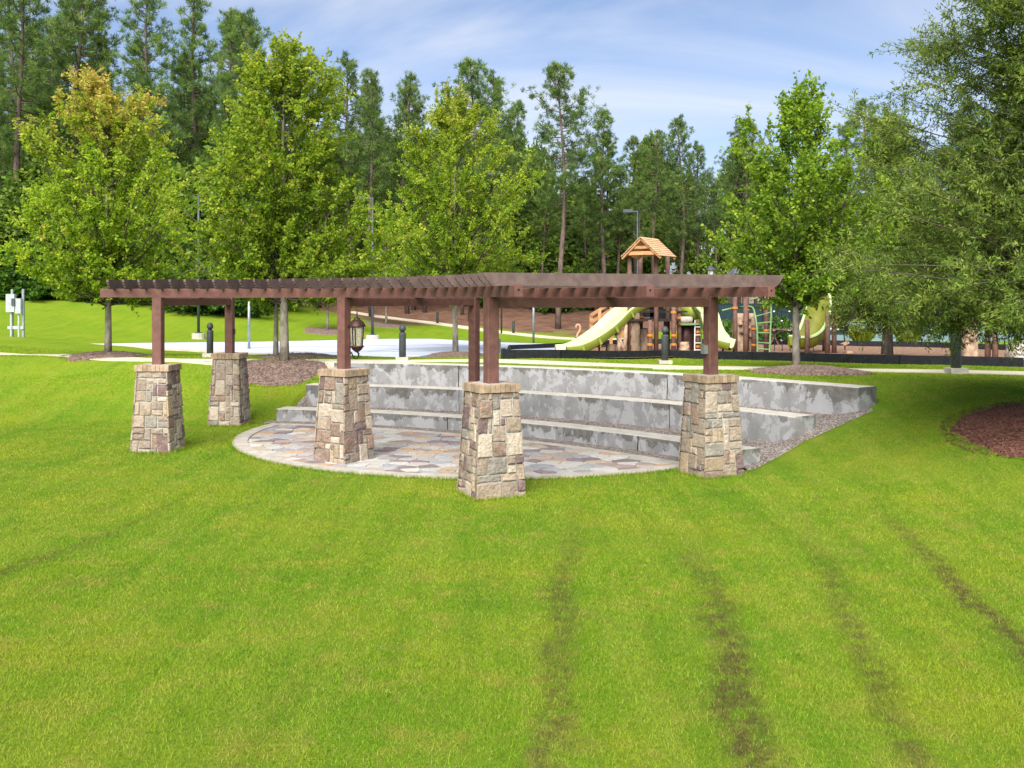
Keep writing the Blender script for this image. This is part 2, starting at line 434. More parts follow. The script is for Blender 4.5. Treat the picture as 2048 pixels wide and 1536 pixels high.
M = dict(
    ground=mat_ground(), blade=mat_blade(), wall=mat_wall(),
    gravel=mat_gravel('gravel', (.11, .09, .08), (.25, .21, .19), (.42, .38, .35)),
    mulch=mat_gravel('mulch', (.11, .072, .06), (.22, .150, .122), (.34, .26, .225), 34),
    redmulch=mat_gravel('red_mulch', (.095, .040, .030), (.185, .082, .058), (.27, .145, .105), 34),
    playmulch=mat_gravel('play_mulch', (.15, .082, .05), (.28, .165, .11), (.40, .275, .20), 24),
    walk=mk('walk_concrete', (.60, .53, .41), (.48, .42, .32), 1.5, .85, 60, .15),
    curb=mk('curb_concrete', (.46, .42, .36), (.33, .30, .26), 4, .85, 60, .2),
    footing=mk('footing_concrete', (.50, .46, .38), (.36, .33, .27), 5, .85, 60, .2),
    court=mk('court_surface', (.56, .60, .70), (.47, .51, .61), .7, .7, 60, .1),
    mortar=mk('mortar', (.45, .43, .395), (.33, .315, .29), 18, .9, 80, .3),
    joint=mk('joint_grout', (.36, .345, .33), (.26, .25, .24), 12, .9, 70, .3),
    timber=mk('brown_timber', (.172, .079, .064), (.120, .055, .046), 9, .6, 70, .2, .006, .06),
    rafter=mk('rafter_timber', (.145, .099, .090), (.097, .065, .060), 8, .7, 70, .25, .006, .16),
    hole=mk('bolt_hole', (.01, .008, .008), None, 5, .8, 5, 0),
    brick=mk('cap_brick', (.385, .285, .195), (.265, .19, .13), 14, .85, 60, .35, .01, .24),
    iron=mk('rusted_iron', (.075, .035, .03), (.045, .024, .022), 20, .5, 60, .25, .004, 0, .4),
    darkiron=mk('dark_iron', (.022, .013, .012), None, 20, .5, 60, .2),
    bollard=mk('bollard_paint', (.060, .068, .072), (.042, .048, .052), 14, .55, 60, .25),
    steel=mk('grey_steel', (.34, .38, .42), (.26, .29, .33), 6, .4, 60, .05, .005, 0, .5),
    darksteel=mk('dark_steel', (.085, .10, .115), (.06, .07, .085), 6, .45, 60, .05, .005, 0, .3),
    box=mk('box_paint', (.42, .46, .47), (.33, .36, .37), 6, .45, 60, .05),
    barkp=mk('pine_bark', (.15, .105, .09), (.07, .05, .045), 5, .9, 9, .8, .05, 0.15, stretch=(1, 1, .35)),
    branch=mk('branch_bark', (.10, .085, .06), (.055, .045, .033), 7, .9, 20, .4, .02),
    barkm=mk('maple_bark', (.33, .295, .245), (.15, .13, .105), 7, .9, 22, .6, .02, 0.1, stretch=(1, 1, .5)),
    barko=mk('oak_bark', (.14, .12, .10), (.065, .055, .045), 7, .9, 20, .6, .02, 0.1, stretch=(1, 1, .5)),
    black=mk('black_plastic', (.006, .007, .010), (.016, .017, .022), 9, .6, 50, .3),
    log=mk('log_post', (.165, .088, .066), (.10, .055, .043), 8, .7, 40, .3, .01, .12),
    orange=mk('orange_clamp', (.62, .20, .025), None, 6, .45, 30, .05),
    lime=mk('lime_slide', (.46, .56, .30), (.41, .51, .25), 2, .35, 30, .04, spec=.5),
    olive=mk('olive_shell', (.165, .175, .02), (.13, .14, .015), 3, .45, 30, .05),
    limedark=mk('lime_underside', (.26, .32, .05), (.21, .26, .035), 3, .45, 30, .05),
    gtube=mk('green_tube', (.16, .28, .12), None, 4, .4, 30, .05),
    plank=mk('cedar_plank', (.50, .27, .13), (.38, .19, .085), 6, .7, 40, .2, .008, .14),
    roofplank=mk('roof_plank', (.60, .38, .22), (.50, .30, .165), 6, .7, 40, .2, .008, .10),
    stump=mk('stump_bark', (.26, .185, .125), (.11, .08, .055), 5, .9, 12, .9, .06, stretch=(1, 1, .25)),
    rock=mk('cast_rock', (.46, .33, .225), (.27, .19, .135), 5, .9, 14, .7, .04),
    boulder=mk('pale_boulder', (.52, .47, .41), (.34, .30, .26), 4, .9, 10, .7, .05),
    pod=mk('tan_step', (.60, .36, .23), None, 6, .6, 30, .1),
    rope=mk('black_rope', (.012, .012, .014), None, 6, .8, 30, .1),
    white=mk('white_plastic', (.75, .75, .72), None, 6, .5, 30, .05),
    screen=mk('windscreen', (.014, .036, .038), (.010, .026, .03), 3, .8, 40, .2),
    tennis=mk('tennis_surface', (.17, .25, .24), (.13, .20, .20), 1.5, .8, 60, .1),
    shingle=mk('roof_shingle', (.24, .255, .29), (.17, .18, .21), 9, .9, 30, .5),
    siding=mk('house_siding', (.47, .43, .37), (.42, .38, .33), 3, .8, 30, .1),
    glass=mk('window_glass', (.03, .04, .05), None, 3, .1, 30, 0, spec=.6),
    plate=mk('outlet_plate', (.03, .03, .032), None, 6, .4, 30, 0),
    jbox=mk('junction_box', (.19, .215, .20), None, 6, .5, 30, .05),
    maple=mat_leaf('maple_leaf', (.125, .235, .016), (.285, .425, .026), (.50, .57, .05), (.64, .43, .12), .55),
    maple2=mat_leaf('maple_leaf_green', (.105, .215, .018), (.225, .375, .026), (.40, .52, .05), (.36, .20, .05), .5),
    oak=mat_leaf('oak_leaf', (.075, .130, .022), (.175, .265, .04), (.32, .40, .07), None, .5),
    pine=mat_leaf('pine_needle', (.065, .125, .038), (.15, .245, .055), (.28, .36, .08), None, .45),
    broad=mat_leaf('broadleaf', (.060, .120, .018), (.14, .235, .03), (.26, .34, .05), None, .45),
    shrub=mat_leaf('shrub_leaf', (.03, .085, .012), (.07, .16, .018), (.14, .25, .03), None, .35),
    reed=mat_leaf('ornamental_grass', (.09, .15, .012), (.21, .28, .02), (.34, .36, .04), None, .35),
)
def stone_mat(name, c1, c2):
    m = mk(name, c1, c2, 13, .9, 24, .9, .03, .15, lo=.32, hi=.66)
    nt = m.node_tree; bs = nt.nodes['Principled BSDF']
    src = bs.inputs['Base Color'].links[0].from_socket
    g = N(nt, 'NewGeometry').outputs['Position']
    v = noise(nt, g, 17, 8, .7, 1.6)
    col = mixc(nt, ramp(nt, v, [(0.44, 0.0), (0.49, .45), (0.54, 0.0)]), src, tuple(x*.45 for x in c2))
    col = mixc(nt, ramp(nt, noise(nt, g, 8, 5, .65), [(0.56, 0.0), (0.68, .45)]), col, (.34, .31, .275))
    lk(nt, col, bs.inputs['Base Color'])
    return m
STONE = [stone_mat('stone_cream', (.50, .425, .345), (.37, .30, .235)), stone_mat('stone_buff', (.40, .32, .245), (.28, .215, .16)),
         stone_mat('stone_tan', (.37, .295, .235), (.25, .195, .15)), stone_mat('stone_brown', (.31, .215, .165), (.19, .135, .105)),
         stone_mat('stone_plum', (.225, .150, .138), (.135, .092, .09)), stone_mat('stone_grey', (.31, .275, .235), (.20, .18, .155)),
         stone_mat('stone_gold', (.43, .33, .22), (.32, .24, .16))]
FLAG = [stone_mat('flag_bluegrey', (.38, .385, .40), (.28, .28, .295)), stone_mat('flag_pale', (.52, .50, .465), (.40, .385, .36)),
        stone_mat('flag_tan', (.47, .395, .32), (.35, .29, .23)), stone_mat('flag_rust', (.47, .34, .24), (.40, .25, .16)),
        stone_mat('flag_plum', (.27, .215, .215), (.20, .15, .155)), stone_mat('flag_rose', (.41, .32, .29), (.30, .235, .215))]

# ------------------------------------------------------------------ plan of the place (metres; patio level z = 0)
SC = np.array([-8.72, 8.72])                  # centre of the curved seats
RW = [14.77, 16.67, 18.42]                    # front radius of the three seat walls
ZW = [.305, .70, 1.14]                        # their top levels
ZT = [.03, .19, .575]                         # gravel in front of each
WT = .55                                      # seat depth
PC, PR = np.array([-.29, 21.02]), 5.32        # patio circle
PG = np.array([-7.06, 11.34]); RI, RO = 7.5, 11.38   # pergola centre and post rings
PA = [86.3, 56.5, 25.7]                       # post bays, degrees
def W(x, y, d):                               # the place seen at photograph pixel (x, y), d metres away
    return Vector(((x - 1024) * d / F, d, H - (y - HZ) * d / F))
def arc_angle(x, rad):                        # where the sight line of column x meets a circle round SC
    u = np.array([(x - 1024) / F, 1.0]); a = u @ u; b = -2 * u @ SC; c = SC @ SC - rad * rad
    d = (-b + math.sqrt(b*b - 4*a*c)) / (2*a)
    p = np.array([u[0]*d, d]) - SC
    return math.degrees(math.atan2(p[1], p[0]))
WA = [(arc_angle(553, RW[0]), arc_angle(1472, RW[0])), (arc_angle(612, RW[1]), arc_angle(1590, RW[1])), (arc_angle(668, RW[2]), arc_angle(1716, RW[2]))]
def sst(t): t = np.clip(t, 0, 1); return t*t*(3 - 2*t)
CP = []
def cp(x, y, d): p = W(x, y, d); CP.append((p.x, p.y, p.z))
for a in range(-20, 121, 10):
    for r_, z in ((19.8, 1.13), (22, 1.12)):
        CP.append((SC[0] + r_*math.cos(R(a)), SC[1] + r_*math.sin(R(a)), z))
for q in ((420,712,34), (805,720,32), (1330,728,27.7), (1912,745,23.6), (0,709,32.5), (215,710,34), (190,687,47), (500,700,42), (900,700,42), (700,681,51), (1000,684,49),
          (1340,716,32), (2048,734,26), (1005,716,34), (1500,693,44), (1800,700,41), (2048,707,38), (35,672,40), (0,597,62), (200,601,62), (-250,598,60), (395,677,53),
          (745,680,52), (420,612,64), (570,607,72), (720,630,74), (720,604,84), (875,648,73), (875,604,86), (1027,668,70), (1027,606,88), (1140,680,66), (1150,610,90), (1300,640,80), (-300,680,36)):
    cp(*q)
for p in ((14, 56, .8), (24, 56, .85), (20, 75, 1.3), (35, 45, 1.0), (0, 120, 2.6), (60, 120, 2.6), (-60, 120, 3.0), (-60, 60, 3.0), (-45, 25, 1.6), (-30, 5, .5), (30, 5, .9), (45, 20, 1.2), (0, 300, 2.6), (200, 300, 2.6), (-200, 300, 2.6), (200, 0, 2.0), (-200, 0, 2.0)):
    CP.append(p)
CZ = .80                                      # level of the sport court slab
def on_court(x, y): d = F*(H - CZ)/(y - HZ); return Vector(((x-1024)*d/F, d, CZ))
CPX = [(178, 687.5), (300, 695), (430, 703), (560, 709), (690, 713.5), (800, 717), (838, 712.5), (872, 707), (935, 706.5), (985, 708), (1010, 704), (1190, 695), (1150, 689), (1000, 684.5), (860, 677.5), (760, 678), (640, 681), (520, 683.5), (400, 684.5), (280, 686)]
for q in CPX:
    p = on_court(*q); CP.append((p.x, p.y, CZ - .07))
CP = np.array(CP)
def tps_k(r2): return np.where(r2 > 1e-9, .5 * r2 * np.log(np.maximum(r2, 1e-9)), 0)
_n = len(CP)
_S = CP[:, :2] / 50.0
_A = np.zeros((_n+3, _n+3))
_A[:_n, :_n] = tps_k(((_S[:, None] - _S[None])**2).sum(-1)) + 2e-4*np.eye(_n)
_A[:_n, _n] = 1; _A[:_n, _n+1:] = _S
_A[_n, :_n] = 1; _A[_n+1:, :_n] = _S.T
_c = np.linalg.solve(_A, np.r_[CP[:, 2], 0, 0, 0])
def terr(X, Y):
    """height of the lawn"""
    X = np.asarray(X, float); Y = np.asarray(Y, float); sh = X.shape
    Q = np.c_[X.ravel(), Y.ravel()] / 50.0
    far = np.empty(len(Q))
    for i in range(0, len(Q), 20000):
        q = Q[i:i+20000]
        far[i:i+20000] = tps_k(((q[:, None] - _S[None])**2).sum(-1)) @ _c[:_n] + _c[_n] + q @ _c[_n+1:]
    far = np.clip(far.reshape(sh), 0.0, 3.2)
    dx, dy = X - SC[0], Y - SC[1]
    r_ = np.hypot(dx, dy); th = np.degrees(np.arctan2(dy, dx))
    r1 = 19.3 - .7 * sst((th - 78) / 8) + 2.5 * sst((th - 90) / 15) + 1.6 * sst((39 - th) / 4.0)
    r0 = 14.7 + .35 * sst((39 - th) / 4.0)
    t = np.clip((r_ - r0) / (r1 - r0), 0, 1)
    near = 1.13 * (0.75*t + 0.25*sst(t))
    w = sst((r_ - r1 + .3) / 4.0)
    z = near * (1 - w) + far * w
    z = z + .018*np.sin(X*.9 + 1.3)*np.sin(Y*.7) * sst((r_ - 16) / 4 + (Y < 15)) * (Y < 60)
    return z
def tz(x, y): return float(terr(np.array([x]), np.array([y]))[0])
_dm = np.arange(4.0, 160, .04)
def hit(x, y):
    """where the sight line through pixel (x, y) meets the lawn"""
    X = (x - 1024) * _dm / F; Zr = H - (y - HZ) * _dm / F
    below = np.nonzero(Zr <= terr(X, _dm))[0]
    i = below[0] if len(below) else len(_dm) - 1
    return Vector((float(X[i]), float(_dm[i]), float(terr(X[i:i+1], _dm[i:i+1])[0])))

def seat_zone(X, Y, grow=0.0):
    """inside the stepped gravel between the seat walls (grow > 0: metres beyond the ends)"""
    dx, dy = X - SC[0], Y - SC[1]
    r_ = np.hypot(dx, dy); th = np.degrees(np.arctan2(dy, dx))
    hi = np.interp(r_, [RW[0], RW[1], RW[2]], [WA[0][0], WA[1][0], WA[2][0]])
    lo = np.interp(r_, [RW[0], RW[1], RW[2]], [WA[0][1], WA[1][1], WA[2][1]])
    g = np.degrees(grow / np.maximum(r_, 1))
    return (r_ > RW[0] + .12) & (r_ < RW[2] + .3) & (th < hi + g*.5) & (th > lo - g)

# lawn sheet
def axis(lo, a, b, hi, fine, grow=1.18):
    out = list(np.arange(a, b + 1e-6, fine))
    s, v = fine, b
    while v < hi: s *= grow; v += s; out.append(v)
    s, v = fine, a
    while v > lo: s *= grow; v -= s; out.insert(0, v)
    return np.array(out)
gx, gy = axis(-500, -11, 11, 500, .16, 1.10), axis(-60, 11, 34, 900, .16, 1.07)
GX, GY = np.meshgrid(gx, gy)
GZ = terr(GX, GY)
GZ = np.where(GY > 150, np.minimum(GZ, 2.7), GZ)
GZ = np.where(seat_zone(GX, GY, .05), GZ - .55, GZ)
def grid_mesh(name, GX, GY, GZ, material):
    ny, nx = GX.shape
    me = bpy.data.meshes.new(name)
    me.vertices.add(nx*ny)
    me.vertices.foreach_set('co', np.stack([GX, GY, GZ], -1).astype(np.float32).ravel())
    i = np.arange(nx*ny).reshape(ny, nx)
    q = np.stack([i[:-1, :-1], i[:-1, 1:], i[1:, 1:], i[1:, :-1]], -1).reshape(-1, 4)
    me.loops.add(q.size); me.loops.foreach_set('vertex_index', q.astype(np.int32).ravel())
    me.polygons.add(len(q)); me.polygons.foreach_set('loop_start', np.arange(0, q.size, 4, dtype=np.int32))
    me.polygons.foreach_set('use_smooth', np.ones(len(q), bool))
    me.materials.append(material); me.update(calc_edges=True)
    return me
lawn = link('lawn', grid_mesh('lawn', GX, GY, GZ, M['ground']))
tag(lawn, 'bright green mown lawn with worn brown mower tracks', None, None, 'structure')

# stepped gravel bed between the seats, running out into a sloped edge at both ends
def bed_z(r_, over):
    """over: metres outside the line of the wall ends"""
    z = np.where(r_ < RW[1], ZT[1], ZT[2])
    return z
nr, na = 60, 240
rr = np.linspace(RW[0] + .05, RW[2] + .2, nr)
A0 = np.interp(rr, RW, [a[0] for a in WA]); A1 = np.interp(rr, RW, [a[1] for a in WA])
tt = np.linspace(0, 1, na)
RRg, TTg = np.meshgrid(rr, tt)
OUT_L, OUT_R = .06, .34
Lo = A1 - np.degrees(OUT_R / rr); Hi = A0 + np.degrees(OUT_L / rr)
TH = Lo[None] + (Hi - Lo)[None] * TTg
BX = SC[0] + RRg*np.cos(np.radians(TH)); BY = SC[1] + RRg*np.sin(np.radians(TH))
ramp_z = terr(BX, BY)
dR = np.radians(TH - A1[None]) * RRg          # metres inside the right-hand ends (negative: outside)
dL = np.radians(A0[None] - TH) * RRg
blend = sst((dR + .12) / .75) * sst((dL + .05) / .1)
step = np.where(RRg < RW[1] + .1, ZT[1], ZT[2])
BZ = step*blend + (ramp_z + .035)*(1 - blend)
BZ = np.where((TTg < .012) | (TTg > .988), ramp_z - .08, BZ)
BZ = BZ + .012*np.sin(BX*23)*np.sin(BY*27)
bed = link('gravel_bed', grid_mesh('gravel_bed', BX, BY, BZ, M['gravel']))
tag(bed, 'brown grey gravel between the concrete seat walls', None, None, 'structure')
# loose pebbles lying on it
mb = MB()
ii = rng.integers(0, nr-1, 5200); jj = rng.integers(0, na-1, 5200)
for i, j in zip(ii, jj):
    x, y, z = BX[j, i], BY[j, i], BZ[j, i]
    s = random.uniform(.014, .034); a = random.random()*6.28
    P = [(x + s*math.cos(a+k*2.1)*random.uniform(.7, 1.2), y + s*math.sin(a+k*2.1)*random.uniform(.7, 1.2), z-.008) for k in range(3)]
    mb.add(P + [(x, y, z + s*random.uniform(.5, .9))], [(0,1,3), (1,2,3), (2,0,3)])
tag(mb.build('pebbles', M['gravel']), 'loose pebbles strewn over the stepped gravel bed', None, None, 'stuff')

# seat walls
def seat_wall(i, label):
    a0, a1 = WA[i]; r0, r1 = RW[i], RW[i] + WT; zt, zb = ZW[i], ZT[i] - .45
    b = .022
    prof = [(r0, zb), (r0, zt-.26), (r0, zt-.12), (r0, zt-b), (r0+b*.4, zt-b*.35), (r0+b, zt), (r1-b, zt), (r1, zt-b), (r1, zb)]
    n = 90
    V, Fc = [], []
    for k in range(n+1):
        a = R(a0 + (a1-a0)*k/n)
        wob = .006*math.sin(k*1.7) + .004*math.sin(k*.37)
        for (r_, z) in prof:
            V.append((SC[0]+(r_+wob)*math.cos(a), SC[1]+(r_+wob)*math.sin(a), z))
    m_ = len(prof)
    for k in range(n):
        for j in range(m_-1):
            q = k*m_+j
            Fc.append((q, q+1, q+1+m_, q+m_))
    Fc.append(tuple(range(m_-1, -1, -1))); Fc.append(tuple(range(n*m_, (n+1)*m_)))
    o = MB().add(V, Fc).build('concrete_seat_wall', M['wall'])
    at = o.data.attributes.new('drop', 'FLOAT', 'POINT')
    at.data.foreach_set('value', np.array([zt - v[2] for v in V], np.float32))
    for a in np.arange(a1 + 8 + 3*i, a0 - 4, 19):      # control joints, slightly gaping
        a += random.uniform(-1, 1); c, s = math.cos(R(a)), math.sin(R(a)); w = random.uniform(.003, .006)
        q = [(SC[0]+(r0-.012)*c - s*w*k + c*dd, SC[1]+(r0-.012)*s + c*w*k + s*dd, z) for z in (ZT[i]-.05, (zt+ZT[i])/2 + .02, zt-.012) for k, dd in ((-1, 0), (1, 0), (1, .05), (-1, .05))]
        jx = [random.uniform(-.012, .012) for _ in range(3)]
        q = [(x - s*jx[m//4], y + c*jx[m//4], z) for m, (x, y, z) in enumerate(q)]
        MB().add(q, [(l*4+k, l*4+(k+1) % 4, l*4+4+(k+1) % 4, l*4+4+k) for l in (0, 1) for k in range(4)] + [(8, 9, 10, 11)]).build('control_joint', M['hole'], o)
    return tag(o, label, 'seat wall', 'curved concrete seat walls')
seat_wall(0, 'lowest curved concrete seat wall, next to the flagstone patio')
seat_wall(1, 'middle curved concrete seat wall between two gravel steps')
seat_wall(2, 'topmost and longest curved concrete seat wall, below the lawn')

# ------------------------------------------------------------------ patio: border, grout bed, one object per flagstone
def clip(poly, nx_, ny_, c):
    out = []
    for i in range(len(poly)):
        p, q = poly[i], poly[(i+1) % len(poly)]
        dp, dq = p[0]*nx_ + p[1]*ny_ - c, q[0]*nx_ + q[1]*ny_ - c
        if dp <= 0: out.append(p)
        if (dp < 0 < dq) or (dq < 0 < dp):
            t = dp / (dp - dq); out.append((p[0]+(q[0]-p[0])*t, p[1]+(q[1]-p[1])*t))
    return out
RB = RW[0] - .40                               # back edge of the paving
def lens(prad, brad, n=96):
    poly = [(-30, -30), (30, -30), (30, 60), (-30, 60)]
    for k in range(n):
        a = 2*math.pi*k/n; c, s = math.cos(a), math.sin(a)
        poly = clip(poly, c, s, PC[0]*c + PC[1]*s + prad)
        poly = clip(poly, c, s, SC[0]*c + SC[1]*s + brad)
    return poly
patio = MB().prism(lens(PR - .1, RB - .08), -.15, .014).build('patio', M['joint'])
tag(patio, 'half-moon flagstone patio in front of the seat walls', None, None, 'structure')
outer, inner = lens(PR, RB, 160), lens(PR - .29, RB - .17, 160)
def resample(poly, ang):
    c = np.mean(poly, 0); out = []
    for a in ang:
        dx, dy = math.cos(a), math.sin(a); best = 0
        for i in range(len(poly)):
            p, q = np.array(poly[i]) - c, np.array(poly[(i+1) % len(poly)]) - c
            e = q - p; det = dx*(-e[1]) + dy*e[0]
            if abs(det) < 1e-12: continue
            t = (p[0]*(-e[1]) + p[1]*e[0]) / det; u = (dx*p[1] - dy*p[0]) / det
            if -1e-9 <= u <= 1 + 1e-9 and t > best: best = t
        out.append((c[0]+dx*best, c[1]+dy*best))
    return out
_cI = np.mean(inner, 0)
def shifted(poly):                             # both outlines seen from one middle point
    ang = [2*math.pi*k/200 for k in range(200)]
    c0 = _cI; out = []
    for a in ang:
        dx, dy = math.cos(a), math.sin(a); best = 0
        for i in range(len(poly)):
            p, q = np.array(poly[i]) - c0, np.array(poly[(i+1) % len(poly)]) - c0
            e = q - p; det = dx*(-e[1]) + dy*e[0]
            if abs(det) < 1e-12: continue
            t = (p[0]*(-e[1]) + p[1]*e[0]) / det; u = (dx*p[1] - dy*p[0]) / det
            if -1e-9 <= u <= 1+1e-9 and t > best: best = t
        out.append((c0[0]+dx*best, c0[1]+dy*best))
    return out
po, pi_ = shifted(outer), shifted(inner)
mb = MB(); n = len(po)
mb.add([(x, y, -.12) for x, y in po] + [(x, y, .036) for x, y in po] + [(x, y, .036) for x, y in pi_] + [(x, y, -.02) for x, y in pi_],
       [q for k in range(n) for q in ((k, (k+1) % n, n+(k+1) % n, n+k), (n+k, n+(k+1) % n, 2*n+(k+1) % n, 2*n+k), (2*n+k, 2*n+(k+1) % n, 3*n+(k+1) % n, 3*n+k))])
tag(mb.build('concrete_border', M['curb'], patio), 'pale concrete border round the flagstones')
# gravel strip at the foot of the lowest wall
mb = MB(); V = []; Fc = []
for k in range(81):
    a = R(WA[0][0] + .6 + (WA[0][1] - WA[0][0] - .6)*k/80)
    for r_, z in ((RB - .02, .018), (RW[0] - .12, .03), (RW[0] + .06, .035)):
        V.append((SC[0]+r_*math.cos(a), SC[1]+r_*math.sin(a), z))
for k in range(80):
    for j in range(2):
        q = k*3+j; Fc.append((q, q+3, q+4, q+1))
tag(mb.add(V, Fc).build('gravel_strip', M['gravel']), 'thin gravel strip at the foot of the lowest seat wall', None, None, 'structure')
seeds = []
reg = lens(PR - .305, RB - .185, 96)
rc = np.mean(reg, 0)
tries = 0
while len(seeds) < 290 and tries < 60000:
    tries += 1
    p = (random.uniform(-6, 5.2), random.uniform(15.2, 24.6))
    if math.hypot(p[0]-PC[0], p[1]-PC[1]) > PR - .3 or math.hypot(p[0]-SC[0], p[1]-SC[1]) > RB - .18: continue
    md = .22 if random.random() < .4 else .39
    if all((p[0]-q[0])**2*0.7 + (p[1]-q[1])**2 > md*md for q in seeds): seeds.append(p)
for p in seeds:
    s = .9
    poly = [(p[0]-s, p[1]-s), (p[0]+s, p[1]-s), (p[0]+s, p[1]+s), (p[0]-s, p[1]+s)]
    for q in seeds:
        if q is p: continue
        dx, dy = q[0]-p[0], q[1]-p[1]; L = math.hypot(dx, dy)
        if L > 1.9: continue
        nx_, ny_ = dx/L, dy/L
        poly = clip(poly, nx_, ny_, p[0]*nx_ + p[1]*ny_ + L/2 - .011)
        if len(poly) < 3: break
    if len(poly) < 3: continue
    for k in range(len(reg)):
        a, b = reg[k], reg[(k+1) % len(reg)]
        ex, ey = b[0]-a[0], b[1]-a[1]; L = math.hypot(ex, ey)
        if L < 1e-6: continue
        nx_, ny_ = ey/L, -ex/L
        poly = clip(poly, nx_, ny_, a[0]*nx_ + a[1]*ny_)
        if len(poly) < 3: break
    if len(poly) < 3: continue
    # drop needle-short edges, roughen the outline
    pl = []
    for k in range(len(poly)):
        a, b = poly[k], poly[(k+1) % len(poly)]
        if math.hypot(a[0]-b[0], a[1]-b[1]) > .02: pl.append(a)
    if len(pl) < 3: continue
    c = np.mean(pl, 0); z = .026 + random.uniform(-.004, .006)
    tx, ty = random.uniform(-.008, .008), random.uniform(-.008, .008)
    n = len(pl)
    V = [(x, y, .006) for x, y in pl] + [(x, y, z-.004 + tx*(x-c[0]) + ty*(y-c[1])) for x, y in pl]
    V += [(c[0]+(x-c[0])*.95, c[1]+(y-c[1])*.95, z + tx*(x-c[0]) + ty*(y-c[1])) for x, y in pl]
    Fc = [(k, (k+1) % n, n+(k+1) % n, n+k) for k in range(n)] + [(n+k, n+(k+1) % n, 2*n+(k+1) % n, 2*n+k) for k in range(n)] + [tuple(range(2*n, 3*n))]
    m_ = random.choices(FLAG, [4, 4, 2.2, 1.6, 2.4, 1.8])[0]
    MB().add(V, Fc).build('flagstone', m_, patio)

# ------------------------------------------------------------------ walks, court, mulch, play area
def ribbon(name, pts, width, lift, material, label, sub=14, th=.05):
    """a flat strip laid over the lawn along a plan line"""
    P = []
    for i in range(len(pts)-1):
        p0 = pts[max(i-1, 0)]; p1 = pts[i]; p2 = pts[i+1]; p3 = pts[min(i+2, len(pts)-1)]
        for k in range(sub):
            t = k/sub
            P.append(tuple(.5*((2*p1[j]) + (-p0[j]+p2[j])*t + (2*p0[j]-5*p1[j]+4*p2[j]-p3[j])*t*t + (-p0[j]+3*p1[j]-3*p2[j]+p3[j])*t**3) for j in (0, 1)))
    P.append(tuple(pts[-1][:2]))
    V, Fc = [], []
    for i, p in enumerate(P):
        a, b = P[max(i-1, 0)], P[min(i+1, len(P)-1)]
        dx, dy = b[0]-a[0], b[1]-a[1]; L = math.hypot(dx, dy); nx_, ny_ = -dy/L, dx/L
        for s, dz in ((-1, -th), (-1, 0), (0, 0), (1, 0), (1, -th)):
            x, y = p[0]+nx_*width/2*s, p[1]+ny_*width/2*s
            V.append((x, y, tz(x, y) + lift + dz))
    for i in range(len(P)-1):
        for j in range(4):
            q = i*5+j; Fc.append((q, q+5, q+6, q+1))
    o = MB().add(V, Fc).build(name, material)
    tag(o, label, None, None, 'structure')
    return P
# the near walk passes behind the seats
wp = [hit(-260, 700), hit(0, 709), hit(200, 715.5), hit(440, 722), hit(640, 726)]
for a in (66, 52): wp.append(Vector((SC[0] + 20.3*math.cos(R(a)), SC[1] + 20.3*math.sin(R(a)), 0)))
wp += [hit(1340, 736), hit(1600, 739), hit(1800, 742.5), hit(2048, 747.5), hit(2300, 753)]
WALK = ribbon('walkway', [(p.x, p.y) for p in wp], 1.0, .022, M['walk'], 'narrow pale concrete walkway crossing the lawn behind the seat walls')
wp2 = [W(700, 627, 75), W(790, 637, 74), W(875, 647, 73), W(950, 657.5, 71.5), W(1027, 668, 70), W(1140, 679, 67), W(1260, 684, 64)]
WALK2 = ribbon('hill_path', [(p.x, p.y) for p in wp2], 1.3, .05, M['walk'], 'pale path climbing the slope beyond the sport court')
def sheet(name, poly, lift, material, label, kind='structure', sub=26, parent=None):
    """a ground sheet of any outline, draped over the lawn (fan of rings from its middle)"""
    P = []
    for i in range(len(poly)):
        a, b = poly[i], poly[(i+1) % len(poly)]
        m_ = max(1, int(math.hypot(b[0]-a[0], b[1]-a[1]) / .8))
        P += [(a[0]+(b[0]-a[0])*k/m_, a[1]+(b[1]-a[1])*k/m_) for k in range(m_)]
    c = np.mean(P, 0); n = len(P); Q = []
    for k in range(sub+1):
        s = 1 - k/sub
        Q += [(c[0]+(x-c[0])*s, c[1]+(y-c[1])*s) for x, y in P]
    Q = np.array(Q); Z = terr(Q[:, 0], Q[:, 1]) + lift
    Z[:n] -= lift + .06
    Q[:n] = c + (Q[:n]-c)*1.002
    Fc = [(k*n+i, k*n+(i+1) % n, (k+1)*n+(i+1) % n, (k+1)*n+i) for k in range(sub) for i in range(n)]
    o = MB().add(np.c_[Q, Z].tolist(), Fc).build(name, material, parent)
    if kind: tag(o, label, None, None, kind)
    return o
ct = [on_court(*q) for q in CPX]
COURT = [(p.x, p.y) for p in ct]
court = tag(MB().prism(COURT, .2, CZ).build('sport_court', M['court']), 'pale blue grey sport court beyond the walkway', None, None, 'structure')
for (xa, ya), (xb, yb_) in (((440, 696), (905, 689)), ((640, 707), (1010, 689)), ((735, 703.5), (870, 702)), ((850, 689.5), (985, 692))):
    a, b = on_court(xa, ya), on_court(xb, yb_); e = (b - a); n_ = Vector((-e.y, e.x, 0)).normalized()*.05; V = []
    for k in range(13):
        p = a.lerp(b, k/12)
        V += [(p.x+n_.x*s, p.y+n_.y*s, CZ + .004) for s in (-1, 1)]
    MB().add(V, [(2*k, 2*k+1, 2*k+3, 2*k+2) for k in range(12)]).build('painted_line', M['steel'], court)
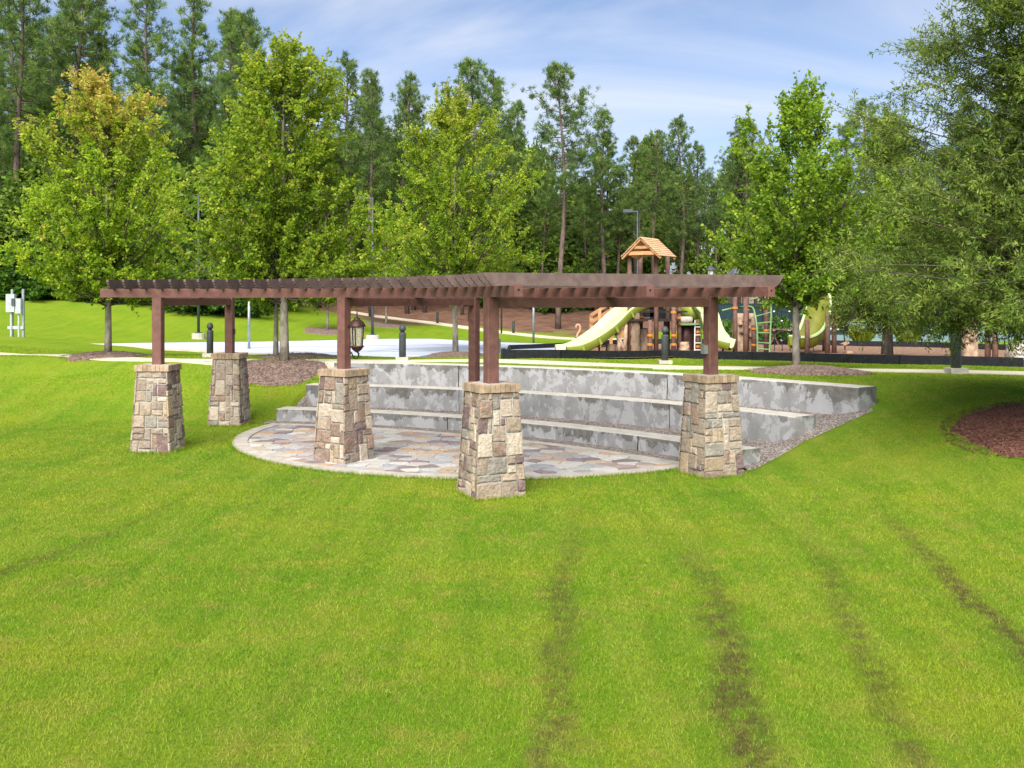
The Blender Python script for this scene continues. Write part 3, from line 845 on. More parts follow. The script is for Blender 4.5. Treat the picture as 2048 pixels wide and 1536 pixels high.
# raised rim so the court's near edge reads as a slab
V = []
for i in range(7):
    p = ct[i]; q, o_ = ct[max(i-1, 0)], ct[min(i+1, 6)]; e = Vector((o_.x-q.x, o_.y-q.y, 0)).normalized(); n_ = Vector((e.y, -e.x, 0))
    for s, z in ((-.30, CZ+.004), (.06, CZ+.004), (.06, CZ-.4)): V.append((p.x+n_.x*s, p.y+n_.y*s, z))
tag(MB().add(V, [q for i in range(6) for q in ((3*i, 3*i+1, 3*i+4, 3*i+3), (3*i+1, 3*i+2, 3*i+5, 3*i+4))]).build('court_edge', M['walk']), 'pale concrete edge of the sport court', None, None, 'structure')
def mulch_disc(p, rx, ry, hgt, material, label, seed=0):
    rs = random.Random(seed); n, k = 44, 9
    ph = [rs.random()*6.28 for _ in range(4)]
    V, Fc = [], []
    for j in range(k+1):
        s = 1 - j/k
        for i in range(n):
            a = 2*math.pi*i/n
            w = 1 + .06*math.sin(3*a+ph[0]) + .05*math.sin(5*a+ph[1]) + .03*math.sin(11*a+ph[2])
            x, y = p.x + rx*s*w*math.cos(a), p.y + ry*s*w*math.sin(a)
            V.append((x, y, 0 if j == 0 else hgt*min(1, (1-s)*1.5)**.8 + rs.uniform(-.012, .012) + .012))
    V = np.array(V); V[:, 2] += terr(V[:, 0], V[:, 1]); V[:n, 2] -= .05
    for j in range(k):
        for i in range(n): Fc.append((j*n+i, j*n+(i+1) % n, (j+1)*n+(i+1) % n, (j+1)*n+i))
    MULCH.append((p.x, p.y, rx, ry))
    return tag(MB().add(V.tolist(), Fc).build('mulch_bed', material), label, None, None, 'structure')
MULCH = []
T1, T2, T2B, T3, T4, T5 = hit(215, 712), hit(567, 727), hit(553, 714), hit(910, 711), hit(1594, 742), hit(1775, 720)
T6 = hit(2150, 850)
mulch_disc(T1, 1.15, 1.5, .10, M['mulch'], 'mulch ring round the leftmost maple trunk', 1)
mulch_disc(Vector((T2.x+.05, T2.y-.55, 0)), 1.25, 1.15, .10, M['mulch'], 'broad mulch ring round the tallest maple trunk', 2)
mulch_disc(Vector((T2B.x+.6, T2B.y+.1, 0)), 1.2, .7, .09, M['mulch'], 'mulch mound behind the walkway by the thin second trunk', 3)
mulch_disc(Vector((T3.x, T3.y-.4, 0)), 1.3, 1.3, .14, M['mulch'], 'mulch mound at the court edge round the middle maple', 4)
mulch_disc(Vector((T4.x+.15, T4.y-.5, 0)), 1.35, 1.35, .14, M['mulch'], 'mulch mound behind the topmost seat wall', 5)
mulch_disc(T5, 1.45, 1.3, .15, M['mulch'], 'mulch mound against the black playground border', 6)
mulch_disc(hit(2085, 856), 1.35, 1.7, .06, M['redmulch'], 'dark red mulch bed on the lawn at the right', 7)

# play area
pg = [hit(1005, 718), hit(1120, 717), hit(1340, 716), hit(1600, 723), hit(1800, 729), hit(2048, 735), hit(2300, 741), hit(2300, 708), hit(2048, 703), hit(1850, 696), hit(1650, 692), hit(1470, 690), hit(1250, 690), hit(1140, 697), hit(1020, 703)]
PLAY = [(p.x, p.y) for p in pg]
sheet('play_surface', PLAY, .055, M['playmulch'], 'orange brown wood mulch surface of the playground')
border = thing('playground_border', (pg[2].x, pg[2].y, pg[2].z), 'low black plastic border in long segments round the playground', 'border')
def along(a, b, step_):
    L = math.hypot(b[0]-a[0], b[1]-a[1]); m_ = max(1, round(L/step_))
    return [((a[0]+(b[0]-a[0])*k/m_, a[1]+(b[1]-a[1])*k/m_), (a[0]+(b[0]-a[0])*(k+1)/m_, a[1]+(b[1]-a[1])*(k+1)/m_)) for k in range(m_)]
for i in range(len(PLAY)):
    if i in (6,): continue
    for a, b in along(PLAY[i], PLAY[(i+1) % len(PLAY)], 1.25):
        za, zb = tz(*a), tz(*b)
        dx, dy = b[0]-a[0], b[1]-a[1]; L = math.hypot(dx, dy); ux, uy = dx/L, dy/L
        hh = .29 if i < 6 else .30
        mb = MB().bar((a[0]+ux*.008, a[1]+uy*.008, za+hh/2-.04), (b[0]-ux*.008, b[1]-uy*.008, zb+hh/2-.04), .10, hh)
        mb.build('border_segment', M['black'], border)
def inpoly(X, Y, poly):
    ins = np.zeros(X.shape, bool); n = len(poly)
    for i in range(n):
        (x1, y1), (x2, y2) = poly[i], poly[(i+1) % n]
        cnd = ((y1 > Y) != (y2 > Y)) & (X < (x2-x1)*(Y-y1)/((y2-y1) + 1e-12) + x1)
        ins ^= cnd
    return ins

# ------------------------------------------------------------------ stone piers (one object per stone and per cap brick)
def ring(a, rad): return Vector((PG[0] + rad*math.cos(R(a)), PG[1] + rad*math.sin(R(a)), 0))
ZC = 1.60
def ashlar(cols, rows, rs):
    """fill a face with rectangles of mixed size"""
    used = [[False]*cols for _ in range(rows)]; out = []
    for r_ in range(rows):
        for c in range(cols):
            if used[r_][c]: continue
            opts = [(2,2),(2,2),(2,1),(2,1),(1,2),(1,1),(3,2),(2,3),(3,1),(1,2)]
            rs.shuffle(opts)
            for w, h_ in opts + [(1, 1)]:
                if c+w > cols or r_+h_ > rows: continue
                if any(used[r_+j][c+i] for j in range(h_) for i in range(w)): continue
                if cols - (c+w) == 0 or w < cols:
                    for j in range(h_):
                        for i in range(w): used[r_+j][c+i] = True
                    out.append((c, r_, w, h_)); break
    return out
def pier(p, ang, label, seed):
    rs = random.Random(seed)
    base = Vector((p.x, p.y, 0))
    z0 = min(0, tz(p.x, p.y)) - .02
    t = thing('stone_pier', (p.x, p.y, 0), label, 'pier', 'tapered stone piers carrying the pergola')
    t.rotation_euler.z = R(ang)
    hb, ht = .355, .275; top = ZC - .115
    core = MB()
    core.add([(sx*hb, sy*hb, z0-.1) for sx, sy in ((-1,-1),(1,-1),(1,1),(-1,1))] + [(sx*ht, sy*ht, top) for sx, sy in ((-1,-1),(1,-1),(1,1),(-1,1))],
             [(0,1,5,4),(1,2,6,5),(2,3,7,6),(3,0,4,7),(4,5,6,7)])
    core.build('mortar_core', M['mortar'], t, local=True)
    cols, rows = 6, 13
    for f_ in range(4):
        ca, sa = math.cos(f_*math.pi/2), math.sin(f_*math.pi/2)
        ext = .03 if f_ % 2 == 0 else .0
        xs = [-1 + 2*(k + (rs.uniform(-.16, .16) if 0 < k < cols else 0))/cols for k in range(cols+1)]
        zs = [(k + (rs.uniform(-.2, .2) if 0 < k < rows else 0))/rows for k in range(rows+1)]
        for c, r_, w, h_ in ashlar(cols, rows, rs):
            u0, u1, v0, v1 = xs[c], xs[c+w], zs[r_], zs[r_+h_]
            g = .0095; dep = .019 + rs.uniform(-.005, .012)
            def P(u, v, d):
                z = z0 + (top - z0)*v; hw = hb + (ht-hb)*v
                edge = hw + (ext if abs(u) > .99 else 0)
                x = u*hw if abs(u) <= .99 else math.copysign(edge, u); y = -(hw + d)
                return Vector((x*ca - y*sa, x*sa + y*ca, z))
            def off(uu, vv, d, gx, gz):
                q = P(uu, vv, d); hx = Vector((ca, sa, 0))
                return q + hx*gx + Vector((0, 0, gz))
            j = lambda: rs.uniform(-.007, .007)
            gl = g if u0 > -.99 else 0; gr = g if u1 < .99 else 0
            B = [off(u0, v0, -.01, gl, g), off(u1, v0, -.01, -gr, g), off(u1, v1, -.01, -gr, -g), off(u0, v1, -.01, gl, -g)]
            Fm = [off(u0, v0, dep-.009, gl+j(), g+j()), off(u1, v0, dep-.009, -gr+j(), g+j()), off(u1, v1, dep-.009, -gr+j(), -g+j()), off(u0, v1, dep-.009, gl+j(), -g+j())]
            i_ = .013
            Ft = [off(u0, v0, dep+j(), gl+i_+j(), g+i_+j()), off(u1, v0, dep+j(), -gr-i_+j(), g+i_+j()), off(u1, v1, dep+j(), -gr-i_+j(), -g-i_+j()), off(u0, v1, dep+j(), gl+i_+j(), -g-i_+j())]
            cen = sum(Ft, Vector())/4; nrm = Vector((sa, -ca, 0)); cen += nrm*rs.uniform(-.003, .009)
            def dbl(Q, amp):            # add a broken mid-point to every edge
                out = []
                for k in range(4):
                    a_, b_ = Q[k], Q[(k+1) % 4]
                    out += [a_, (a_+b_)/2 + Vector((rs.uniform(-amp, amp)*ca, rs.uniform(-amp, amp)*sa, rs.uniform(-amp, amp))) + nrm*rs.uniform(-amp, amp)*.6]
                return out
            V = dbl(B, 0) + dbl(Fm, .006) + dbl(Ft, .006) + [cen]
            Fc = [(k, (k+1) % 8, 8+(k+1) % 8, 8+k) for k in range(8)] + [(8+k, 8+(k+1) % 8, 16+(k+1) % 8, 16+k) for k in range(8)] + [(16+k, 16+(k+1) % 8, 24) for k in range(8)]
            MB().add(V, Fc).build('stone', rs.choices(STONE, [2.8, 2.8, 3.0, 2.8, 1.4, 1.4, 1.0])[0], t, local=True)
    cap = MB().box(-.293, .293, -.293, .293, top-.002, ZC-.012).build('cap', M['mortar'], t, local=True)
    nb = 8; L = .636/nb
    for f_ in range(4):
        ca, sa = math.cos(f_*math.pi/2), math.sin(f_*math.pi/2)
        for k in range(nb):
            x0, x1 = -.318 + k*L + .003, -.318 + (k+1)*L - .003
            if f_ % 2 == 1 and k in (0, nb-1): continue
            d0, d1 = -.318 + rs.uniform(-.004, .004), -.215
            zt = ZC + rs.uniform(-.003, .003); e = .006
            V = [(x0, d0, top), (x1, d0, top), (x1, d1, top), (x0, d1, top), (x0, d0, zt-e), (x1, d0, zt-e), (x1, d1, zt-e), (x0, d1, zt-e),
                 (x0+e, d0+e, zt), (x1-e, d0+e, zt), (x1-e, d1-e, zt), (x0+e, d1-e, zt)]
            V = [(x*ca - y*sa, x*sa + y*ca, z) for x, y, z in V]
            MB().add(V, [(3,2,1,0),(0,1,5,4),(1,2,6,5),(2,3,7,6),(3,0,4,7),(4,5,9,8),(5,6,10,9),(6,7,11,10),(7,4,8,11),(8,9,10,11)]).build('brick', M['brick'], cap, local=True)
    MB().box(-.213, .213, -.213, .213, ZC-.02, ZC-.004).build('cap_top', M['mortar'], cap, local=True)
    PIERS.append((p.x, p.y)); PIER_ANG[(p.x, p.y)] = R(ang)
PIERS = []; PIER_ANG = {}
P1, P2, P3, P6, P4, P5 = ring(PA[0], RI), ring(PA[0], RO), ring(PA[1], RI), ring(PA[1], RO), ring(PA[2], RI), ring(PA[2], RO)
pier(P1, PA[0], 'leftmost stone pier, standing alone on the lawn', 11)
pier(P2, PA[0], 'far left stone pier, smallest in view, on grass beyond the patio', 12)
pier(P3, PA[1], 'stone pier on the patio edge under the hanging lantern', 13)
pier(P4, PA[2], 'frontmost and largest stone pier at the middle', 15)
pier(P5, PA[2], 'rightmost stone pier beside the end of the seat walls', 16)

# ------------------------------------------------------------------ pergola
perg = thing('pergola', (P3.x, P3.y, ZC), 'dark brown curved timber pergola with many rafters on six posts', 'pergola')
ZB, ZU, ZR = 2.68, 2.84, 3.0
pw = .088
for p, a in ((P1, PA[0]), (P2, PA[0]), (P3, PA[1]), (P6, PA[1]), (P4, PA[2]), (P5, PA[2])):
    Mx = Matrix.Translation((p.x, p.y, 0)) @ Matrix.Rotation(R(a), 4, 'Z')
    mb = MB(); e = .01
    for z0, z1, w in ((.03 if p is P6 else ZC - .004, ZU - .004, pw),):
        ring_ = [(-w, -w+e), (-w+e, -w), (w-e, -w), (w, -w+e), (w, w-e), (w-e, w), (-w+e, w), (-w, w-e)]
        V = [Mx @ Vector((x, y, z0)) for x, y in ring_] + [Mx @ Vector((x, y, z1)) for x, y in ring_]
        mb.add(V, [tuple(range(7, -1, -1)), tuple(range(8, 16))] + [(k, (k+1) % 8, 8+(k+1) % 8, 8+k) for k in range(8)])
    mb.build('post', M['timber'], perg)
for a in PA:
    d = Vector((math.cos(R(a)), math.sin(R(a)), 0)); c0 = Vector((PG[0], PG[1], 0))
    b0, b1 = c0 + d*(RI + pw + .002), c0 + d*(RO - pw - .002)
    sd_ = Vector((-d.y, d.x, 0)); V = []
    for q in (b0, b1):
        V += [q + sd_*s + Vector((0, 0, z)) for s, z in ((-.06, ZB), (.06, ZB), (.06, ZU-.022), (.044, ZU-.006), (-.044, ZU-.006), (-.06, ZU-.022))]
    MB().add(V, [(5, 4, 3, 2, 1, 0), (6, 7, 8, 9, 10, 11)] + [(k, (k+1) % 6, 6+(k+1) % 6, 6+k) for k in range(6)]).build('cross_beam', M['timber'], perg)
AE0, AE1 = 94.4, 17.6
def arc_beam(rad, w, z0, z1):
    n = 42; V, Fc = [], []
    for k in range(n+1):
        a = R(AE0 + (AE1-AE0)*k/n); c, s = math.cos(a), math.sin(a)
        for r_, z in ((rad-w/2, z0), (rad+w/2, z0), (rad+w/2, z1-.014), (rad+w/2-.014, z1), (rad-w/2+.014, z1), (rad-w/2, z1-.014)):
            V.append((PG[0]+r_*c, PG[1]+r_*s, z))
    for k in range(n):
        for j in range(6):
            q = k*6
            Fc.append((q+j, q+(j+1) % 6, q+6+(j+1) % 6, q+6+j))
    Fc.append((5, 4, 3, 2, 1, 0)); Fc.append(tuple(range(n*6, n*6+6)))
    b = MB().add(V, Fc).build('curved_beam', M['timber'], perg)
    a = R(AE1); t_ = Vector((math.sin(a), -math.cos(a), 0)); e = Vector((PG[0]+rad*math.cos(a), PG[1]+rad*math.sin(a), (z0+z1)/2+.01))
    MB().tube([e - t_*.01, e + t_*.0025], .016, 8).build('bolt_hole', M['hole'], b)
for rad in (RI, (RI+RO)/2, RO): arc_beam(rad, .115, ZU, ZR)
# rafter: side profile with stepped ogee ends
rl0, rl1 = RI - .42, RO + .42
half = [(0, .165), (.0, .115), (.022, .098), (.03, .07), (.062, .05), (.072, .022), (.105, .008), (.115, -.012)]
L = rl1 - rl0
prof = [(x, z) for x, z in half] + [(L-x, z) for x, z in reversed(half)]
tk = .021; n = len(prof)
V = [(rl0+x, -tk, z) for x, z in prof] + [(rl0+x, tk, z) for x, z in prof]
me = MB().add(V, [tuple(range(n)), tuple(range(2*n-1, n-1, -1))] + [(k, n+k, n+(k+1) % n, (k+1) % n) for k in range(n)]).mesh('rafter', M['rafter'])
NR = 33
for k in range(NR):
    a = 92.3 + (19.4 - 92.3)*k/(NR-1)
    o = link('rafter', me, perg, (PG[0]-P3.x, PG[1]-P3.y, ZR-ZC + random.uniform(-.004, .004)), R(a + random.uniform(-.12, .12)))
def post_box(p, a, fx, fy, z, w, h_, d, m_, name):
    """a fitting on a post face; (fx, fy) the face's normal in the post's own frame"""
    Mx = Matrix.Translation((p.x, p.y, 0)) @ Matrix.Rotation(R(a), 4, 'Z')
    if fx: b = (fx*(pw+d/2)-d/2, fx*(pw+d/2)+d/2, -w/2, w/2)
    else: b = (-w/2, w/2, fy*(pw+d/2)-d/2, fy*(pw+d/2)+d/2)
    MB().box(*b, z, z+h_, Mx).build(name, m_, perg)
post_box(P5, PA[2], -1, 0, 1.93, .10, .14, .07, M['jbox'], 'junction_box')
post_box(P2, PA[0], 0, -1, 2.02, .07, .12, .03, M['plate'], 'outlet_cover')
post_box(P4, PA[2], 1, 0, 2.03, .08, .2, .05, M['jbox'], 'junction_box')

# ------------------------------------------------------------------ wall lantern on the third post
lc = W(714, 660, P3.y - .02)
lant = thing('wall_lantern', (lc.x, lc.y, lc.z - .33), 'rust brown lantern with mottled glass fixed to the pergola post', 'lantern')
q = (lc.x, lc.y, lc.z)
k_ = P3.y / F
zy = lambda y: (660 - y)*k_            # photograph row to height about the lantern's middle
MB().lathe([(.004, zy(621)), (.012, zy(628)), (.006, zy(631)), (.016, zy(633)), (.02, zy(635))], q, 10).build('finial', M['darkiron'], lant, True)
MB().lathe([(.022, zy(635)), (.055, zy(636)), (.05, zy(639)), (.075, zy(640)), (.115, zy(644)), (.14, zy(649)), (.152, zy(652)), (.152, zy(653.5))], q, 18).build('dome_roof', M['iron'], lant, True)
m, nt, bs = nt_new('seeded_glass')
g_ = N(nt, 'NewGeometry').outputs['Position']
lk(nt, ramp(nt, noise(nt, g_, 55, 4, .7), [(0.35, (.20, .17, .10)), (0.6, (.62, .60, .46))]), bs.inputs['Base Color'])
bs.inputs['Roughness'].default_value = .25; bs.inputs['Transmission Weight'].default_value = .35
M['seeded'] = m
MB().lathe([(.132, zy(653.6)), (.104, zy(692))], q, 8).build('glass_pane', M['seeded'], lant)
cage = MB()
for k in range(4):
    a = math.pi/4 + k*math.pi/2 + .3
    cage.bar((q[0]+.140*math.cos(a), q[1]+.140*math.sin(a), q[2]+zy(653)), (q[0]+.112*math.cos(a), q[1]+.112*math.sin(a), q[2]+zy(692)), .014, .014)
a = -1.57 - .1
cage.bar((q[0]+.138*math.cos(a), q[1]+.138*math.sin(a), q[2]+zy(653)), (q[0]+.110*math.cos(a), q[1]+.110*math.sin(a), q[2]+zy(692)), .02, .012)
cage.build('cage', M['darkiron'], lant)
MB().lathe([(.122, zy(691.5)), (.125, zy(693)), (.105, zy(695)), (.085, zy(699)), (.04, zy(703)), (.012, zy(705))], q, 16).build('bowl', M['iron'], lant, True)
arm = [(q[0], q[1], q[2]+zy(703)), (q[0]+.03, q[1], q[2]+zy(707)), (q[0]+.025, q[1], q[2]+zy(713)), (q[0]-.01, q[1], q[2]+zy(718)), (q[0]-.06, q[1], q[2]+zy(715)), (q[0]-.095, q[1], q[2]+zy(706)), (P3.x + .05, P3.y, q[2]+zy(697))]
MB().tube(arm, [.012, .018, .016, .014, .013, .013, .014], 8).build('bracket_arm', M['darkiron'], lant, True)

# ------------------------------------------------------------------ bollard lights
def bollard_proto(p, label, hgt=1.0, rad=.095, base=True):
    t = thing('bollard_light', p, label, 'bollard', 'dark domed bollard lights along the walks')
    MB().lathe([(rad, -.1), (rad, hgt*.74), (rad*.99, hgt*.76), (rad*.72, hgt*.78)], (0,0,0), 18).build('shaft', M['bollard'], t, True, True)
    MB().lathe([(rad*.62, hgt*.775), (rad*.62, hgt*.84)], (0,0,0), 14).build('light_ring', M['darkiron'], t, True, True)
    MB().lathe([(rad*.72, hgt*.83), (rad*.94, hgt*.845), (rad*.99, hgt*.89), (rad*.86, hgt*.95), (rad*.5, hgt*.99), (rad*.1, hgt)], (0,0,0), 18).build('dome', M['bollard'], t, True, True)
    if base: MB().box(-.17, .17, -.17, .17, -.2, .11).build('concrete_footing', M['footing'], t, local=True)
    return t
b0 = bollard_proto(hit(1330, 729), 'charcoal bollard light on concrete footing in front of the green slide')
for x, y, lb, sc, ft in ((420, 714, 'charcoal bollard light on the lawn just left of the far left pier', 1, True), (805, 722, 'charcoal bollard light to the right of the hanging lantern', 1, True),
                     (1912, 747, 'thick charcoal bollard light on footing below the large oak', 1.02, True)):
    c = copy_tree(b0); c.location = hit(x, y); c['label'] = lb; c.scale = (sc*1.15,)*3 if x == 1912 else (sc,)*3
for x, y, d, lb in ((875, 647, 72.5, 'small distant bollard light where the hill path is highest'), (1027, 667, 69.5, 'small distant bollard light left of the slide at the foot of the hill path')):
    c = copy_tree(b0); p = W(x, y, d); c.location = (p.x, p.y, tz(p.x, p.y)); c['label'] = lb

# ------------------------------------------------------------------ light poles, net posts, meter box
def light_pole(x, yb, ytop, label, head=-1, footing=True, rad=.075, d=None, hd=True):
    p = hit(x, yb) if d is None else W(x, yb, d)
    k = F / p.y
    hgt = (yb - ytop)/k
    t = thing('light_pole', p, label, 'light pole', 'tall floodlight poles round the courts')
    MB().tube([(0, 0, .1), (0, 0, hgt)], [rad, rad*.75], 10).build('pole', M['darksteel'], t, True, True)
    if footing:
        MB().lathe([(.34, -.3), (.34, .30)], (0,0,0), 16).build('concrete_footing', M['footing'], t, local=True)
        MB().box(-.16, .16, -.16, .16, .3, .34).build('base_plate', M['darksteel'], t, local=True)
    if hd:
        MB().bar((0, 0, hgt-.05), (head*.35, 0, hgt-.05), .07, .07).build('arm', M['darksteel'], t, local=True)
        MB().box(min(head*.3, head*.85), max(head*.3, head*.85), -.2, .2, hgt-.12, hgt+.06).build('lamp_head', M['darksteel'], t, local=True)
    return t
light_pole(397, 678, 388, 'grey floodlight pole between the two left maples', 1)
light_pole(745, 682, 395, 'grey floodlight pole on round footing right of the lantern', -1)
light_pole(1003, 670, 346, 'floodlight pole rising behind the middle maple', -1, False, .055, 62)
light_pole(1275, 680, 421, 'floodlight pole behind the playhouse roof', -1, False, .055, 58)
def net_post(x, yb, hgt, label):
    p = hit(x, yb)
    t = thing('net_post', p, label, 'post', 'steel net posts on the sport court')
    MB().tube([(0, 0, -.1), (0, 0, hgt)], .055, 10).build('tube', M['steel'], t, True, True)
    MB().lathe([(.06, hgt), (.06, hgt+.02), (.02, hgt+.05)], (0,0,0), 10).build('cap', M['steel'], t, True, True)
net_post(498, 702, 2.35, 'bare grey steel post on the left of the sport court')
net_post(1067, 686, 2.5, 'bare grey steel post on the far side of the sport court')
eb = hit(34, 673); k = F/eb.y
ex = lambda x: (x - 34)/k
ez = lambda y: (673 - y)/k
t = thing('electric_meter_rack', eb, 'grey electrical boxes on a strut rack, standing on the left lawn', 'electrical box')
for x, y0 in ((24.5, 579), (46.5, 578)):
    MB().box(ex(x-2), ex(x+2), -.04, .04, -.2, ez(y0)).build('strut', M['steel'], t, local=True)
MB().box(ex(17), ex(49), -.09, -.045, ez(658), ez(652)).build('cross_bar', M['box'], t, local=True)
MB().box(ex(17), ex(34), -.22, -.045, ez(624), ez(588)).build('cabinet', M['box'], t, local=True)
MB().box(ex(35), ex(46), -.2, -.045, ez(627), ez(597)).build('small_cabinet', M['box'], t, local=True)
MB().box(ex(29), ex(35.5), -.26, -.222, ez(611), ez(597)).build('breaker_handle', M['darksteel'], t, local=True)
MB().tube([(ex(25), -.1, ez(625)), (ex(25), -.1, -.2)], .045, 8).build('conduit', M['box'], t, local=True)
MB().tube([(ex(40), -.1, ez(627)), (ex(40), -.1, -.2)], .04, 8).build('conduit', M['box'], t, local=True)

# ------------------------------------------------------------------ playground equipment
GZP = lambda x, y: tz(x, y)
def clamp(mb, p, z, rad): mb.lathe([(rad, z-.04), (rad*1.05, z-.02), (rad*1.05, z+.02), (rad, z+.04)], (p[0], p[1], 0), 12)
def log_post(parent, x, d, ytop, clamps=(), rad=.085):
    X = (x - 1024)*d/F; zb = tz(X, d); zt = H - (ytop - HZ)*d/F
    o = MB().tube([(X, d, zb-.2), (X+.01, d, (zb+zt)/2), (X, d, zt)], [rad*1.06, rad, rad*.96], 12).build('log_post', M['log'], parent, True)
    for y in clamps:
        mb = MB(); clamp(mb, (X, d), H - (y - HZ)*d/F, rad + .018); mb.build('clamp', M['orange'], o)
    return Vector((X, d, zb)), zt
def sweep(pts, prof, ups=None):
    """sweep an open (side, up) profile along a path; returns verts, faces"""
    pts = [Vector(p) for p in pts]; V, Fc = [], []; n = len(prof)
    for i, p in enumerate(pts):
        d = (pts[min(i+1, len(pts)-1)] - pts[max(i-1, 0)]).normalized()
        up = Vector((0, 0, 1)); side = d.cross(up).normalized(); u = side.cross(d)
        for s, z in prof: V.append(p + side*s + u*z)
    for i in range(len(pts)-1):
        for j in range(n-1):
            q = i*n+j; Fc.append((q, q+1, q+1+n, q+n))
    return V, Fc
def spline(P, m_=8):
    P = [Vector(p) for p in P]; out = []
    for i in range(len(P)-1):
        a, b, c, d = P[max(i-1, 0)], P[i], P[i+1], P[min(i+2, len(P)-1)]
        for k in range(m_):
            t = k/m_
            out.append(.5*((2*b) + (c-a)*t + (2*a-5*b+4*c-d)*t*t + (3*b-a-3*c+d)*t**3))
    return out + [P[-1]]
def shell(prof, th):  # closed thin-walled channel
    return prof + [(s*(1 - th/max(abs(s), .05)) if abs(s) > .05 else s, z+th if abs(s) < .3 else z) for s, z in reversed(prof)]

D0 = 37.5
p0 = W(1290, 706, D0)
tower = thing('play_tower', (p0.x, p0.y, tz(p0.x, p0.y)), 'log-post play tower with gabled plank roof and green slides', 'play tower')
for x, d, yt, cl in ((1259, 37.2, 512, (640,)), (1281, 38.6, 512, (619, 634, 645)), (1312, 37.0, 512, ()), (1335, 38.4, 512, ()),
                     (1300, 36.6, 640, (671, 689)), (1331, 39.2, 600, (625, 633)), (1347, 37.0, 598, (625, 671, 689)), (1358, 37.4, 606, (636, 647)), (1386, 38.5, 638, (668, 693)), (1396, 37.4, 645, (664, 693)), (1225, 37.6, 690, ())):
    log_post(tower, x, d, yt, cl)
# gabled roof: ridge runs back to the right
ru = Vector((math.cos(R(58)), math.sin(R(58)), 0)); rv = Vector((math.sin(R(58)), -math.cos(R(58)), 0))
fr = W(1282, 475, 36.6)                     # front of the ridge
zr, ze = fr.z, W(1282, 514, 36.8).z
hw = .76; rl = 1.42
roof = MB()
roof.add([fr + ru*.02 - rv*hw*.99 + Vector((0,0,ze-zr+.02)), fr + ru*.02 + rv*hw*.99 + Vector((0,0,ze-zr+.02)), fr + ru*.02 - Vector((0,0,.05))], [(0, 1, 2)])
roof = MB()
for s in (-1, 1):
    nP = 9
    for k in range(nP):
        t0, t1 = k/nP, (k+1)/nP - .012
        a0 = fr + rv*s*hw*t0 + Vector((0,0,(ze-zr)*t0)); a1 = fr + rv*s*hw*t1 + Vector((0,0,(ze-zr)*t1))
        nr_ = Vector((0,0,1))*hw + rv*s*(zr-ze); nr_.normalize()
        lift_ = nr_*.028
        e0 = ru*(-.06 + random.uniform(-.015, .015)); e1 = ru*(rl + random.uniform(-.015, .015))
        low = nr_*(.012)
        V = [a0+e0, a1+e0+low, a1+e1+low, a0+e1, a0+e0+lift_, a1+e0+lift_+low, a1+e1+lift_+low, a0+e1+lift_]
        MB().add(V, [(0,1,2,3),(7,6,5,4),(0,4,5,1),(1,5,6,2),(2,6,7,3),(3,7,4,0)]).build('roof_plank', M['roofplank'], tower)
for e in (.03, rl-.1):
    for s in (-1, 1):
        MB().bar(fr + ru*e + rv*s*.02 - Vector((0,0,.07)), fr + ru*e + rv*s*hw + Vector((0,0,ze-zr-.06)), .06, .10, up=ru).build('rake_board', M['plank'], tower)
    for f_, hgt in ((.42, .10), (.72, .13)):
        z_ = (ze-zr)*f_
        MB().bar(fr + ru*(e+.02) - rv*hw*f_*.92 + Vector((0,0,z_-.06)), fr + ru*(e+.02) + rv*hw*f_*.92 + Vector((0,0,z_-.06)), .05, hgt).build('gable_board', M['plank'], tower)
# deck, rails, black barrier panels
dk = W(1300, 650, 37.8)
MB().box(dk.x-1.0, dk.x+1.0, 37.0, 38.8, 2.0, 2.08).build('deck', M['darkiron'], tower)
MB().box(dk.x+1.02, dk.x+1.95, 37.2, 38.4, 1.86, 1.93).build('deck', M['gtube'], tower)
for z_ in (2.35, 2.62, 2.9):
    MB().bar((dk.x-.7, 37.3, z_), (dk.x+1.3, 37.3, z_), .05, .06).build('rail', M['darkiron'], tower)
for x0, x1, y0, y1 in ((1283, 1308, 622, 634), (1300, 1345, 618, 640)):
    a, b = W(x0, y1, 38.9), W(x1, y0, 38.9)
    MB().box(a.x, b.x, 38.88, 38.94, a.z, b.z).build('barrier_panel', M['black'], tower)
a = W(1372, 640, 37.3)
MB().tube([(a.x-.2, 37.3, a.z), (a.x+.22, 37.3, a.z)], .13, 12).build('log_rung', M['boulder'], tower, True)
def rough(name, x0, x1, y0, y1, d, dep, m_, parent, amp=.06, seed=0, taper=.0):
    """a moulded panel: rounded, lumpy block"""
    rs = np.random.default_rng(seed); n, k = 18, 9
    a, b = W(x0, y1, d), W(x1, y0, d); cx, w = (a.x+b.x)/2, (b.x-a.x)/2
    V, Fc = [], []
    for j in range(k+1):
        t = j/k; z = a.z - .15 + (b.z - a.z + .15)*t
        for i in range(n):
            th = 2*math.pi*i/n; q = 1 - taper*t + rs.uniform(-amp, amp)
            cs, sn = math.cos(th), math.sin(th)
            V.append((cx + w*q*np.sign(cs)*abs(cs)**.6, d + dep*q*np.sign(sn)*abs(sn)**.6, z + rs.uniform(-amp, amp)*.25))
    for j in range(k):
        for i in range(n): Fc.append((j*n+i, j*n+(i+1) % n, (j+1)*n+(i+1) % n, (j+1)*n+i))
    Fc.append(tuple(range(k*n, (k+1)*n)))
    return MB().add(V, Fc).build(name, m_, parent, True)
rough('hollow_stump', 1256, 1280, 626, 705, 37.4, .32, M['stump'], tower, .10, 1, .12)
rough('stump_panel', 1276, 1296, 657, 705, 37.8, .3, M['stump'], tower, .08, 2, .05)
rough('rock_climber', 1358, 1386, 652, 704, 37.9, .4, M['iron'], tower, .12, 3, .15)
rough('rock_step', 1356, 1380, 684, 706, 37.2, .3, M['rock'], tower, .12, 4, .35)
